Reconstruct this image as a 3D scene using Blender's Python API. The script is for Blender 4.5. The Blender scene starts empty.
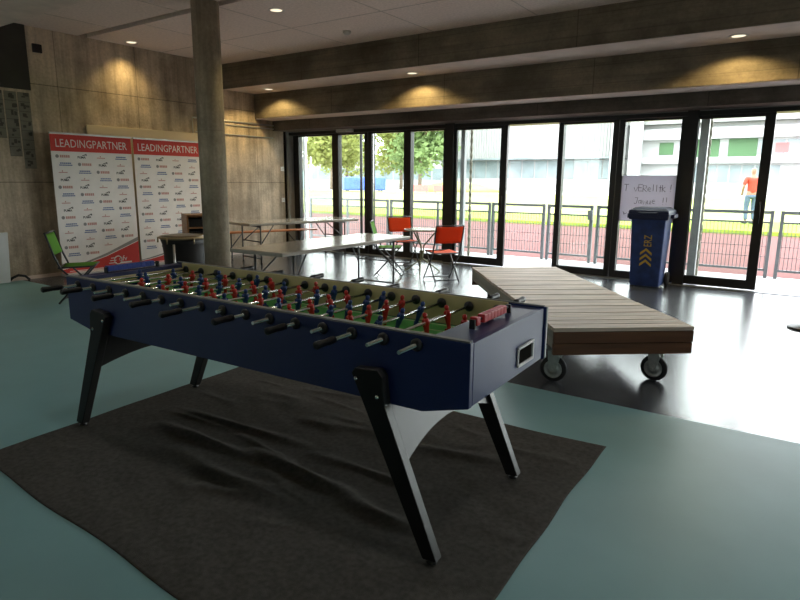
import bpy, bmesh, math, random
from mathutils import Vector, Matrix
random.seed(7)
PI = math.pi
SC = bpy.context.scene
COL = SC.collection

# ------------------------------------------------------------------ materials
def new_mat(name):
    m = bpy.data.materials.new(name); m.use_nodes = True
    return m, m.node_tree, m.node_tree.nodes['Principled BSDF']

def mat(name, col, rough=.5, metal=0., spec=.5, noise=0., nscale=8., bump=0., bscale=60., stretch=None, emit=None):
    """Principled material with procedural colour variation and bump."""
    m, nt, b = new_mat(name)
    b.inputs['Roughness'].default_value = rough
    b.inputs['Metallic'].default_value = metal
    b.inputs['Specular IOR Level'].default_value = spec
    b.inputs['Base Color'].default_value = (*col, 1)
    tc = nt.nodes.new('ShaderNodeTexCoord')
    mp = nt.nodes.new('ShaderNodeMapping'); nt.links.new(tc.outputs['Object'], mp.inputs['Vector'])
    if stretch: mp.inputs['Scale'].default_value = stretch
    n = nt.nodes.new('ShaderNodeTexNoise'); n.inputs['Scale'].default_value = nscale; n.inputs['Detail'].default_value = 5
    nt.links.new(mp.outputs['Vector'], n.inputs['Vector'])
    if noise <= 0: noise = .06
    r = nt.nodes.new('ShaderNodeValToRGB')
    r.color_ramp.elements[0].position = .3; r.color_ramp.elements[1].position = .7
    r.color_ramp.elements[0].color = (*[c*(1-noise) for c in col], 1)
    r.color_ramp.elements[1].color = (*[min(1, c*(1+noise)) for c in col], 1)
    nt.links.new(n.outputs['Fac'], r.inputs['Fac']); nt.links.new(r.outputs['Color'], b.inputs['Base Color'])
    if bump:
        n2 = nt.nodes.new('ShaderNodeTexNoise'); n2.inputs['Scale'].default_value = bscale; n2.inputs['Detail'].default_value = 3
        nt.links.new(mp.outputs['Vector'], n2.inputs['Vector'])
        bp = nt.nodes.new('ShaderNodeBump'); bp.inputs['Strength'].default_value = bump; bp.inputs['Distance'].default_value = .01
        nt.links.new(n2.outputs['Fac'], bp.inputs['Height']); nt.links.new(bp.outputs['Normal'], b.inputs['Normal'])
    if emit:
        b.inputs['Emission Color'].default_value = (*emit[:3], 1); b.inputs['Emission Strength'].default_value = emit[3]
    return m

def concrete(name, col, board, seam_axis, streak_axis='Z', rough=.75):
    """Board-marked concrete: fine board lines, large panel joints, vertical stains."""
    m, nt, b = new_mat(name)
    b.inputs['Roughness'].default_value = rough; b.inputs['Specular IOR Level'].default_value = .3
    L = nt.links.new
    tc = nt.nodes.new('ShaderNodeTexCoord')
    def noise(scale_vec, sc, det=5, rg=.6):
        mp = nt.nodes.new('ShaderNodeMapping'); mp.inputs['Scale'].default_value = scale_vec; L(tc.outputs['Object'], mp.inputs['Vector'])
        n = nt.nodes.new('ShaderNodeTexNoise'); n.inputs['Scale'].default_value = sc; n.inputs['Detail'].default_value = det; n.inputs['Roughness'].default_value = rg
        L(mp.outputs['Vector'], n.inputs['Vector']); return n
    lo = .62 if streak_axis == 'Z' else .74
    if streak_axis == 'Z': st = noise((3, 3, .22), 2.2)
    else: st = noise((.25, 3, 3), 2.2)
    blot = noise((1, 1, 1), 1.3); fine = noise((1, 1, 1), 26, 4)
    def ramp(n, lo, hi, p0=.3, p1=.7):
        r = nt.nodes.new('ShaderNodeValToRGB'); e = r.color_ramp.elements
        e[0].position = p0; e[1].position = p1; e[0].color = (lo, lo, lo, 1); e[1].color = (hi, hi, hi, 1)
        L(n.outputs['Fac'], r.inputs['Fac']); return r
    def mul(a, bb):
        x = nt.nodes.new('ShaderNodeMix'); x.data_type = 'RGBA'; x.blend_type = 'MULTIPLY'; x.inputs['Factor'].default_value = 1
        L(a, x.inputs['A']); L(bb, x.inputs['B']); return x.outputs['Result']
    c = nt.nodes.new('ShaderNodeRGB'); c.outputs[0].default_value = (*col, 1)
    o = mul(c.outputs[0], ramp(st, lo, 1.15, .32, .62).outputs['Color'])
    o = mul(o, ramp(blot, .6, 1.15, .35, .62).outputs['Color'])
    o = mul(o, ramp(fine, .86, 1.1).outputs['Color'])
    # joints
    sp = nt.nodes.new('ShaderNodeSeparateXYZ'); L(tc.outputs['Object'], sp.inputs[0])
    def lines(axis, step, off, w):
        a = nt.nodes.new('ShaderNodeMath'); a.operation = 'ADD'; a.inputs[1].default_value = off; L(sp.outputs[axis], a.inputs[0])
        d = nt.nodes.new('ShaderNodeMath'); d.operation = 'PINGPONG'; d.inputs[1].default_value = step/2; L(a.outputs[0], d.inputs[0])
        k = nt.nodes.new('ShaderNodeMath'); k.operation = 'LESS_THAN'; k.inputs[1].default_value = w; L(d.outputs[0], k.inputs[0])
        return k.outputs[0]
    def dark(o, k, f):
        x = nt.nodes.new('ShaderNodeMix'); x.data_type = 'RGBA'; L(k, x.inputs['Factor']); L(o, x.inputs['A'])
        y = nt.nodes.new('ShaderNodeMix'); y.data_type = 'RGBA'; y.blend_type = 'MULTIPLY'; y.inputs['Factor'].default_value = 1
        L(o, y.inputs['A']); y.inputs['B'].default_value = (f, f, f, 1); L(y.outputs['Result'], x.inputs['B']); return x.outputs['Result']
    for axis, step, off, w, f in seam_axis: o = dark(o, lines(axis, step, off, w), f)
    if board: o = dark(o, lines(*board), .84)
    L(o, b.inputs['Base Color'])
    bp = nt.nodes.new('ShaderNodeBump'); bp.inputs['Strength'].default_value = .35; bp.inputs['Distance'].default_value = .02
    L(fine.outputs['Fac'], bp.inputs['Height']); L(bp.outputs['Normal'], b.inputs['Normal'])
    return m

def glass_mat(name, tint=(1, 1, 1), refl=.5):
    m = bpy.data.materials.new(name); m.use_nodes = True; nt = m.node_tree; nt.nodes.clear()
    out = nt.nodes.new('ShaderNodeOutputMaterial'); mx = nt.nodes.new('ShaderNodeMixShader')
    t = nt.nodes.new('ShaderNodeBsdfTransparent'); g = nt.nodes.new('ShaderNodeBsdfGlossy'); f = nt.nodes.new('ShaderNodeFresnel')
    t.inputs[0].default_value = (*tint, 1); g.inputs['Roughness'].default_value = .02; f.inputs['IOR'].default_value = 1.35
    nt.links.new(f.outputs[0], mx.inputs[0]); nt.links.new(t.outputs[0], mx.inputs[1]); nt.links.new(g.outputs[0], mx.inputs[2])
    nt.links.new(mx.outputs[0], out.inputs[0]); return m

def emit_mat(name, col, s):
    m = bpy.data.materials.new(name); m.use_nodes = True; nt = m.node_tree; nt.nodes.clear()
    out = nt.nodes.new('ShaderNodeOutputMaterial'); e = nt.nodes.new('ShaderNodeEmission')
    e.inputs[0].default_value = (*col, 1); e.inputs[1].default_value = s; nt.links.new(e.outputs[0], out.inputs[0]); return m

def paper_mat(name, col, transl=.5):
    m, nt, b = new_mat(name); b.inputs['Base Color'].default_value = (*col, 1); b.inputs['Roughness'].default_value = .8
    tr = nt.nodes.new('ShaderNodeBsdfTranslucent'); tr.inputs[0].default_value = (*col, 1)
    mx = nt.nodes.new('ShaderNodeMixShader'); mx.inputs[0].default_value = transl
    out = nt.nodes['Material Output']
    nt.links.new(b.outputs[0], mx.inputs[1]); nt.links.new(tr.outputs[0], mx.inputs[2]); nt.links.new(mx.outputs[0], out.inputs[0]); return m

M = {}
M['teal'] = mat('teal_linoleum', (.215, .40, .42), .42, spec=.3, noise=.10, nscale=1.2, bump=.03, bscale=90)
M['epoxy'] = mat('dark_grey_epoxy', (.07, .076, .088), .22, spec=1.0, noise=.12, nscale=2.5, bump=.10, bscale=70)
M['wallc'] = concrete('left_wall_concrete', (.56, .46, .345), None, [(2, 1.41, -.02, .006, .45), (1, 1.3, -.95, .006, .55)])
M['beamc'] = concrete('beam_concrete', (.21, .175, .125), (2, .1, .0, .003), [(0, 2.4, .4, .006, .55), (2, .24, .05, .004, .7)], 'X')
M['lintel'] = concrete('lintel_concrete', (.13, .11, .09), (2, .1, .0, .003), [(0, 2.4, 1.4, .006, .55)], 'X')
M['colc'] = concrete('column_concrete', (.45, .385, .285), None, [(2, 2.4, .3, .005, .8)])
M['woodwool'] = mat('wood_wool_ceiling', (.80, .68, .61), .9, spec=.1, noise=.10, nscale=30, bump=.3, bscale=160)
M['soffit'] = mat('soffit_plaster', (.76, .64, .57), .9, spec=.1, noise=.1, nscale=4, bump=.1)
M['joint'] = mat('ceiling_board_joint', (.52, .44, .39), .9)
M['slot'] = mat('ceiling_slot_dark', (.02, .018, .016), .9, spec=0.)
M['frame'] = mat('dark_anodised_frame', (.018, .017, .016), .42, spec=.4, noise=.12, nscale=14)
M['grey_paint'] = mat('grey_painted_steel', (.36, .37, .38), .45, noise=.06)
M['galv'] = mat('galvanised_steel', (.42, .45, .47), .42, metal=.55, noise=.14, nscale=30)
M['rail_paint'] = mat('grey_railing_paint', (.13, .145, .15), .5, noise=.1, nscale=20)
M['glass'] = glass_mat('window_glass', (.93, .96, .94))
M['white_paint'] = mat('white_painted_surface', (.75, .75, .74), .5, noise=.04)
M['dark_wall'] = mat('dark_panel_surface', (.04, .037, .03), .7, noise=.2, nscale=3)
M['pave'] = mat('light_concrete_paving', (.42, .41, .42), .8, noise=.1, nscale=3, bump=.1)
M['track'] = mat('red_running_track', (.105, .042, .038), .9, noise=.1, nscale=12, spec=.15)
M['grass_edge'] = mat('lime_grass', (.21, .29, .04), .95, noise=.2, nscale=1.5, spec=.1)
M['field'] = mat('bleached_field_grass', (.29, .31, .095), .95, noise=.18, nscale=.5, spec=.1)  # paler than the near strip: overexposed bleaching put into the base colour
M['plaza'] = mat('far_ground_pale', (.30, .30, .29), .9, noise=.08, nscale=.1)
# foosball
M['navy'] = mat('navy_laminate', (.004, .0155, .105), .4, spec=.5, noise=.08, nscale=5)
M['navy_top'] = mat('navy_top_laminate', (.035, .045, .12), .35, noise=.08)
M['cream'] = mat('cream_laminate', (.62, .52, .28), .5, noise=.07, nscale=10)
M['rim'] = mat('grey_edge_band', (.20, .205, .20), .5)
M['pitch'] = mat('green_table_pitch', (.06, .33, .07), .4, noise=.12, nscale=20)
M['line'] = mat('pitch_line_pale', (.62, .60, .42), .5)
M['chrome'] = mat('chromed_steel', (.78, .78, .76), .16, metal=1, noise=.04)
M['black'] = mat('black_plastic', (.010, .010, .011), .38, noise=.15)
M['black_leg'] = mat('black_leg_laminate', (.008, .008, .008), .45, spec=.25, noise=.2)
M['leg_grey'] = mat('leg_edge_dark_grey', (.035, .035, .034), .36, noise=.08)
M['pl_red'] = mat('red_player_plastic', (.52, .025, .018), .35, noise=.05)
M['pl_blue'] = mat('blue_player_plastic', (.018, .05, .20), .35, noise=.05)
M['pl_skin'] = mat('player_hair_dark', (.02, .015, .015), .4)
M['score_red'] = mat('red_score_cube', (.62, .05, .06), .38)
M['score_blue'] = mat('blue_score_cube', (.02, .05, .28), .38)
M['whitetrim'] = mat('white_trim_plastic', (.65, .65, .66), .4)
# rug, wagon
M['rug'] = mat('dark_felt_carpet', (.088, .084, .077), 1.0, spec=.03, noise=.22, nscale=40, bump=.5, bscale=420)
M['plank'] = mat('weathered_plank', (.70, .61, .52), .62, noise=.28, nscale=3, stretch=(.6, 9, 9), bump=.12, bscale=20, spec=.4)
M['fascia'] = mat('brown_fascia_board', (.14, .062, .03), .55, noise=.3, nscale=3, stretch=(.5, 6, 9), bump=.1, bscale=30)
M['fascia_grey'] = mat('grey_weathered_fascia', (.36, .37, .33), .7, noise=.2, nscale=3, stretch=(6, .6, 6))
M['zinc'] = mat('zinc_caster_steel', (.46, .47, .45), .38, metal=.7, noise=.15, nscale=40)
M['rubber'] = mat('black_rubber_tyre', (.015, .015, .016), .7)
# furniture
M['tab_white'] = mat('white_plastic_tabletop', (.38, .355, .31), .14, noise=.05, nscale=30, bump=.05, bscale=120)
M['tab_edge'] = mat('grey_table_leg_steel', (.10, .10, .105), .4, noise=.1)
M['bench_wood'] = mat('orange_varnished_pine', (.50, .16, .045), .45, noise=.18, nscale=3, stretch=(8, .5, 8))
M['or_fab'] = paper_mat('orange_mesh_fabric', (.92, .13, .03), .35)
M['gr_fab'] = paper_mat('green_mesh_fabric', (.12, .36, .025), .3)
M['olive'] = mat('olive_painted_tube', (.23, .24, .12), .45)
M['chair_steel'] = mat('dark_chair_tube', (.035, .035, .04), .4)
# bin
M['bin'] = mat('blue_bin_plastic', (.018, .05, .20), .5, noise=.3, nscale=9)
M['bin_lid'] = mat('dark_blue_lid_plastic', (.012, .022, .08), .45)
M['yellow'] = mat('yellow_print', (.66, .45, .05), .5)
# banners
M['banner'] = mat('white_banner_fabric', (.92, .88, .84), .7, noise=.03)
M['ban_red'] = mat('banner_red_print', (.62, .045, .035), .7, noise=.04)
M['ban_white'] = mat('banner_white_print', (.80, .74, .70), .7)
M['lg_black'] = mat('logo_black_print', (.03, .03, .03), .7)
M['lg_red'] = mat('logo_pale_red_print', (.62, .33, .29), .7)
M['lg_blue'] = mat('logo_blue_print', (.13, .19, .38), .7)
M['lg_grey'] = mat('logo_grey_print', (.30, .29, .28), .7)
M['pole_tan'] = mat('tan_weathered_pole', (.20, .185, .14), .6)
M['alu'] = mat('aluminium_profile', (.55, .55, .55), .35, metal=.8)
M['beige'] = mat('beige_board', (.62, .52, .36), .7, noise=.06, nscale=2)
M['tub_black'] = mat('black_cloth_like_plastic', (.012, .012, .013), .55, noise=.2, nscale=12)
M['dark_lid'] = mat('dark_brown_lid', (.10, .085, .06), .35, noise=.3, nscale=6)
M['brass'] = mat('dull_brassy_rim', (.33, .27, .16), .4, metal=.5, noise=.15)
M['brown_wood'] = mat('brown_veneer', (.26, .13, .05), .5, noise=.25, nscale=4, stretch=(1, 6, 6))
M['paper_old'] = mat('greyish_paper', (.22, .21, .17), .9, noise=.15, nscale=5)
M['faded_ink'] = mat('faded_ink', (.09, .085, .07), .9)
M['pencil'] = mat('grey_marker', (.12, .11, .13), .8)
M['ink'] = mat('dark_ink', (.03, .03, .03), .8)
M['sign_paper'] = paper_mat('white_sign_paper', (.74, .72, .80), .35)
M['lamp'] = emit_mat('downlight_glow', (1., .86, .62), 1.1)
M['lamp_ring'] = mat('downlight_ring_white', (.62, .58, .52), .5)
# outside
M['leaf'] = paper_mat('tree_leaf', (.32, .35, .11), .5)
M['leaf2'] = paper_mat('tree_leaf_darker', (.19, .27, .10), .45)
M['bark'] = mat('tree_bark', (.22, .17, .12), .9, noise=.2)
M['bmat'] = mat('blue_tarpaulin', (.05, .11, .50), .6, noise=.25, nscale=2)
M['facade'] = mat('pale_grey_cladding', (.25, .25, .245), .8, noise=.06, nscale=.3)
M['facade_white'] = mat('white_facade', (.36, .36, .36), .8, noise=.03)
M['fac_glass'] = mat('facade_glazing', (.17, .21, .22), .2, noise=.25, nscale=.4)
M['fac_green'] = mat('green_facade_panel', (.05, .12, .045), .6, noise=.1, nscale=.5)
M['fac_red'] = mat('red_facade_panel', (.55, .10, .10), .6)
M['red_board'] = mat('red_board', (.55, .15, .13), .7)
M['aqua'] = paper_mat('aqua_netting', (.30, .62, .58), .4)
M['vest'] = mat('orange_vest_cloth', (.42, .035, .018), .8)
M['jeans'] = mat('blue_jeans_cloth', (.06, .09, .14), .85, noise=.12)
M['skin'] = mat('skin', (.22, .12, .08), .55)
M['hair'] = mat('grey_hair', (.30, .27, .24), .8)
M['shoe'] = mat('dark_shoe', (.05, .05, .05), .6)

# ------------------------------------------------------------------ mesh builder
class MB:
    def __init__(s): s.bm = bmesh.new(); s.mi = 0
    def _tag(s, faces, smooth=False):
        for f in faces: f.material_index = s.mi; f.smooth = smooth
    def box(s, c, d, rz=0., rot=None, taper=None):
        R = rot if rot is not None else Matrix.Rotation(rz, 3, 'Z')
        c = Vector(c); vs = []
        for z in (-.5, .5):
            k = 1 if (taper is None or z < 0) else taper
            for x, y in ((-.5, -.5), (.5, -.5), (.5, .5), (-.5, .5)):
                vs.append(s.bm.verts.new(c + R @ Vector((x*d[0]*k, y*d[1]*k, z*d[2]))))
        F = [(3, 2, 1, 0), (4, 5, 6, 7), (0, 1, 5, 4), (1, 2, 6, 5), (2, 3, 7, 6), (3, 0, 4, 7)]
        s._tag([s.bm.faces.new([vs[i] for i in f]) for f in F]); return s
    def bx(s, x0, x1, y0, y1, z0, z1):
        return s.box(((x0+x1)/2, (y0+y1)/2, (z0+z1)/2), (abs(x1-x0), abs(y1-y0), abs(z1-z0)))
    def tube(s, pts, r, seg=10, close=False, caps=True):
        pts = [Vector(p) for p in pts]; n = len(pts)
        rs = r if isinstance(r, (list, tuple)) else [r]*n
        rings = []; prev = None
        for i, p in enumerate(pts):
            if close: t = (pts[(i+1) % n]-pts[i-1])
            else: t = (pts[min(i+1, n-1)]-pts[max(i-1, 0)])
            t.normalize()
            if prev is None:
                a = Vector((0, 0, 1)) if abs(t.z) < .9 else Vector((1, 0, 0)); u = t.cross(a).normalized()
            else: u = (prev - t*prev.dot(t)).normalized()
            prev = u; v = t.cross(u)
            rings.append([s.bm.verts.new(p+(u*math.cos(2*PI*k/seg)+v*math.sin(2*PI*k/seg))*rs[i]) for k in range(seg)])
        fs = []
        for i in range(n if close else n-1):
            a, b = rings[i], rings[(i+1) % n]
            for k in range(seg): fs.append(s.bm.faces.new((a[k], a[(k+1) % seg], b[(k+1) % seg], b[k])))
        s._tag(fs, seg > 6)
        if caps and not close: s._tag([s.bm.faces.new(rings[0][::-1]), s.bm.faces.new(rings[-1])])
        return s
    def lathe(s, prof, c=(0, 0, 0), seg=24, axis='Z', caps=True, R=None):
        c = Vector(c); rings = []
        for r, z in prof:
            ring = []
            for k in range(seg):
                a = 2*PI*k/seg; p = Vector((r*math.cos(a), r*math.sin(a), z))
                if axis == 'Y': p = Vector((p.x, p.z, -p.y))
                elif axis == 'X': p = Vector((p.z, p.x, p.y))
                if R is not None: p = R @ p
                ring.append(s.bm.verts.new(c+p))
            rings.append(ring)
        fs = []
        for a, b in zip(rings, rings[1:]):
            for k in range(seg): fs.append(s.bm.faces.new((a[k], a[(k+1) % seg], b[(k+1) % seg], b[k])))
        s._tag(fs, True)
        if caps: s._tag([s.bm.faces.new(rings[0][::-1]), s.bm.faces.new(rings[-1])])
        return s
    def prism(s, poly, origin, u, v, w):
        """polygon (2D in u,v) extruded by vector w."""
        o, u, v, w = Vector(origin), Vector(u), Vector(v), Vector(w)
        a = [s.bm.verts.new(o+u*p[0]+v*p[1]) for p in poly]; b = [s.bm.verts.new(x.co+w) for x in a]
        n = len(a); fs = [s.bm.faces.new(a[::-1]), s.bm.faces.new(b)]
        for i in range(n): fs.append(s.bm.faces.new((a[i], a[(i+1) % n], b[(i+1) % n], b[i])))
        s._tag(fs); return s
    def quad(s, *ps):
        s._tag([s.bm.faces.new([s.bm.verts.new(Vector(p)) for p in ps])]); return s
    def build(s, name, mats, parent=None, bevel=0., loc=None):
        bmesh.ops.recalc_face_normals(s.bm, faces=s.bm.faces)
        me = bpy.data.meshes.new(name); s.bm.to_mesh(me); s.bm.free()
        for m in (mats if isinstance(mats, (list, tuple)) else [mats]): me.materials.append(M[m] if isinstance(m, str) else m)
        o = bpy.data.objects.new(name, me); COL.objects.link(o)
        if parent: o.parent = parent
        if loc: o.location = loc
        if bevel:
            md = o.modifiers.new('bevel', 'BEVEL'); md.width = bevel; md.segments = 2; md.limit_method = 'ANGLE'
        return o

def tag(o, label=None, cat=None, group=None, kind=None):
    if label: o['label'] = label
    if cat: o['category'] = cat
    if group: o['group'] = group
    if kind: o['kind'] = kind
    return o
def thing(name, label, cat, loc=(0, 0, 0), rz=0., group=None):
    o = bpy.data.objects.new(name, None); o.empty_display_size = .1; COL.objects.link(o)
    o.location = loc; o.rotation_euler = (0, 0, rz); return tag(o, label, cat, group)
def struct(mb, name, mats, label=None, parent=None, bevel=0.):
    o = mb.build(name, mats, parent, bevel)
    if not parent: o['kind'] = 'structure'; o['label'] = label or name.replace('_', ' '); o['category'] = name.split('_')[0]
    return o
def dup(o, parent=None, loc=None, rz=None, label=None):
    c = o.copy(); COL.objects.link(c)
    if parent is not None: c.parent = parent
    if loc is not None: c.location = loc
    if rz is not None: c.rotation_euler = (0, 0, rz)
    if label: c['label'] = label
    for ch in list(o.children): dup(ch, c)
    return c
def text_mb(mb, txt, w, h, origin, u, v, d=.002):
    """built-in font turned to flat mesh, fitted to w x h, laid in the plane u,v at origin (lower left)."""
    cu = bpy.data.curves.new('t', 'FONT'); cu.body = txt; cu.fill_mode = 'FRONT'; cu.resolution_u = 2; cu.offset = d if d > .005 else 0
    to = bpy.data.objects.new('t', cu); COL.objects.link(to); bpy.context.view_layer.update()
    dg = bpy.context.evaluated_depsgraph_get(); me = bpy.data.meshes.new_from_object(to.evaluated_get(dg))
    xs = [q.co.x for q in me.vertices]; ys = [q.co.y for q in me.vertices]
    x0, x1, y0, y1 = min(xs), max(xs), min(ys), max(ys)
    o, u, v = Vector(origin), Vector(u), Vector(v)
    vs = [mb.bm.verts.new(o+u*((q.co.x-x0)/(x1-x0)*w)+v*((q.co.y-y0)/(y1-y0)*h)) for q in me.vertices]
    fs = []
    for p in me.polygons:
        try: fs.append(mb.bm.faces.new([vs[i] for i in p.vertices]))
        except ValueError: pass
    mb._tag(fs)
    bpy.data.objects.remove(to); bpy.data.curves.remove(cu); bpy.data.meshes.remove(me)

# ------------------------------------------------------------------ camera
F, P_, R_, YW, H = 600.3, .1969, .0077, -.6053, 1.5
def cam_basis():
    f = Vector((0, math.cos(P_), -math.sin(P_))); u = Vector((0, math.sin(P_), math.cos(P_))); x = Vector((1, 0, 0))
    x2 = x*math.cos(R_)+u*math.sin(R_); u2 = -x*math.sin(R_)+u*math.cos(R_)
    Z = Matrix.Rotation(-YW, 3, 'Z')
    return Z @ x2, Z @ u2, Z @ f
CX, CU, CF = cam_basis()
cam = bpy.data.cameras.new('camera'); co = bpy.data.objects.new('camera', cam); COL.objects.link(co)
cam.sensor_fit = 'HORIZONTAL'; cam.sensor_width = 36; cam.lens = 36*F/800; cam.clip_start = .05; cam.clip_end = 600
mw = Matrix((CX, CU, -CF)).transposed().to_4x4(); mw.translation = (0, 0, H); co.matrix_world = mw
SC.camera = co

# ------------------------------------------------------------------ setting: floor, walls, ceiling
XL, XR, YB, YW0 = -9.65, 9.0, -4.0, 9.8
struct(MB().bx(XL-.2, XR+.2, YB-.2, 4.05, -.2, 0), 'floor', 'teal', 'teal linoleum floor')
struct(MB().bx(XL-.2, XR+.2, 4.05, 9.95, -.2, 0), 'floor_epoxy', 'epoxy', 'dark grey glossy floor by the windows')
struct(MB().bx(XL-.25, XL, YB-.2, 9.5, 0, 4.0), 'wall_left', 'wallc', 'stained board-marked concrete left wall')
struct(MB().bx(XL-.2, XL-.03, 9.5, 9.6, 0, 2.7), 'trim_1', 'slot', 'dark joint between concrete wall and window wall')
struct(MB().bx(XL-.25, XL-.12, 9.4, 10.0, 0, 4.0), 'wall_leak_block', 'lintel', 'added unseen block sealing the left end of the window wall against sky light')  # unseen block added to stop sky light leaking in at the corner
struct(MB().bx(XL-.12, XL+.004, 9.6, 9.79, 0, 2.52), 'trim_2', 'grey_paint', 'grey painted reveal at the left end of the window wall')
struct(MB().bx(XL, XL+.02, 3.0, 9.5, 0, .05), 'baseboard_left', 'soffit', 'pale strip along the foot of the left wall')
FILL_WINS = [(-8.2, -7.1), (4.2, 5.4)]  # two unseen windows added behind the viewer to lift the interior light
wb = MB(); xs = [XL-.2]+[q for p in FILL_WINS for q in p]+[XR+.2]
for k in range(0, len(xs), 2): wb.bx(xs[k], xs[k+1], YB-.2, YB, 0, 3.7)
for p in FILL_WINS: wb.bx(p[0], p[1], YB-.2, YB, 0, .9); wb.bx(p[0], p[1], YB-.2, YB, 2.7, 3.7)
struct(wb, 'wall_back', 'wallc', 'concrete wall behind the viewer with two added windows')
for k, p in enumerate(FILL_WINS):
    f = MB(); f.bx(p[0], p[0]+.06, YB-.1, YB-.04, .9, 2.7); f.bx(p[1]-.06, p[1], YB-.1, YB-.04, .9, 2.7); f.bx(p[0], p[1], YB-.1, YB-.04, .9, .96); f.bx(p[0], p[1], YB-.1, YB-.04, 2.64, 2.7)
    struct(f, 'window_%d' % (30+k), 'frame', 'added fill-light window number %d in the wall behind the viewer' % (k+1))
    MB().bx(p[0]+.06, p[1]-.06, YB-.075, YB-.065, .96, 2.64).build('pane', 'glass', bpy.data.objects['window_%d' % (30+k)])
struct(MB().bx(-40, 40, -40, YB-.2, -.2, -.01), 'floor_yard', 'pave', 'pale paving behind the building')
struct(MB().bx(XR, XR+.2, YB, 9.9, 0, 3.7), 'wall_right', 'wallc', 'right concrete wall')
# ceiling
struct(MB().bx(XL, XR, 3.85, 5.22, 3.63, 3.78), 'ceiling', 'woodwool', 'pinkish grey wood-wool ceiling')
struct(MB().bx(XL, XR, 5.37, 7.95, 3.63, 3.78), 'ceiling_far', 'woodwool', 'pinkish grey wood-wool ceiling beyond the dark slot')
cs = MB(); cs.bx(XL, XR, 5.22, 5.37, 3.74, 3.78)
struct(cs, 'trim_3', 'slot', 'dark slot in the ceiling')
cj = MB()
for i in range(10):
    x = XL+.9+i*1.6
    cj.bx(x, x+.012, 3.86, 5.21, 3.627, 3.632); cj.bx(x+.6, x+.612, 5.38, 7.94, 3.627, 3.632)
cj.bx(XL, XR, 6.66, 6.672, 3.627, 3.632)
struct(cj, 'trim_4', 'joint', 'thin joints between the ceiling boards')
struct(MB().bx(XL, XR, YB, 3.85, 3.40, 3.78), 'ceiling_near', 'soffit', 'low plastered soffit nearest the viewer')
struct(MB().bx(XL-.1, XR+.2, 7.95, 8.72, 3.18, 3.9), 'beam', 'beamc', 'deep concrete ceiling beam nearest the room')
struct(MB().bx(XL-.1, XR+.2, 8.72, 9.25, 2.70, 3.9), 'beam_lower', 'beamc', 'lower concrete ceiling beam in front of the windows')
struct(MB().bx(XL+.02, XR, 7.96, 8.71, 3.174, 3.18), 'trim_5', 'soffit', 'pale underside of the upper beam')
struct(MB().bx(XL+.02, XR, 8.73, 9.2, 2.694, 2.70), 'trim_6', 'soffit', 'pale underside of the lower beam')
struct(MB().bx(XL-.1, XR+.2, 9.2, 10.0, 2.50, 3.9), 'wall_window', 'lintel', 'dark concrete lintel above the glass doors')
struct(MB().bx(XL-.1, XR+.2, 3.85, 9.9, 3.80, 3.95), 'ceiling_slab', 'lintel', 'concrete slab above the ceiling')

# window wall ------------------------------------------------------
hd = MB(); hd.bx(XL, XR, 9.66, 9.94, 2.43, 2.52)
struct(hd, 'trim_7', 'frame', 'dark header rail of the window wall')
struct(MB().bx(XL, XR, 9.655, 9.66, 2.49, 2.50), 'trim_8', 'rim', 'thin light edge on the header rail')
posts = [(-9.64, -9.44), (-8.49, -8.32), (-7.64, -7.45), (-6.68, -6.52), (-5.80, -5.62), (-3.71, -3.55), (-2.77, -2.59), (-1.80, -1.62),
         (.28, .45), (1.22, 1.4), (2.1, 2.28), (3.9, 4.06), (4.9, 5.08), (5.8, 5.98), (6.8, 6.98), (7.8, 7.98), (8.85, 9.0)]
bays = [(-9.44, -8.49), (-8.32, -7.64), (-7.45, -6.68), (-6.52, -5.80), (-3.55, -2.77), (-2.59, -1.80), (.45, 1.22), (1.4, 2.1), (4.06, 4.9), (5.08, 5.8), (5.98, 6.8), (6.98, 7.8), (7.98, 8.85)]
def fixed_window(n, x0, x1, label):
    root = bpy.data.objects.new('window_%d' % n, None); COL.objects.link(root); root['kind'] = 'structure'; root['label'] = label; root['category'] = 'window'
    root.location = ((x0+x1)/2, 9.8, 0)
    w = (x1-x0)/2
    f = MB(); f.bx(-w-.085, -w, -.06, .06, 0, 2.43); f.bx(w, w+.085, -.06, .06, 0, 2.43)
    f.bx(-w, w, -.06, .06, 0, .12); f.bx(-w, w, -.05, .05, 2.40, 2.43)
    f.build('frame', 'frame', root, bevel=.004)
    MB().bx(-w, w, -.006, .006, .12, 2.40).build('pane', 'glass', root)
    return root
for i, (a, b) in enumerate(bays):
    fixed_window(i+1, a, b, 'fixed floor-to-header window bay number %d in a dark frame' % (i+1))
jm = MB()
jm.bx(-9.65, -9.525, 9.79, 9.94, 0, 2.43)
struct(jm, 'trim_9', 'frame', 'dark jamb at the left end of the windows')
struct(MB().bx(-5.70, -5.52, 9.62, 9.74, 0, 2.53), 'trim_10', 'frame', 'wide dark post left of the sliding door')
struct(MB().bx(-1.71, -1.56, 9.62, 9.74, 0, 2.53), 'trim_11', 'frame', 'wide dark post left of the right sliding door')
struct(MB().bx(-5.715, -5.70, 9.70, 9.745, 0, 2.43), 'trim_15', 'rim', 'thin light seal on the post by the sliding door')
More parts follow.
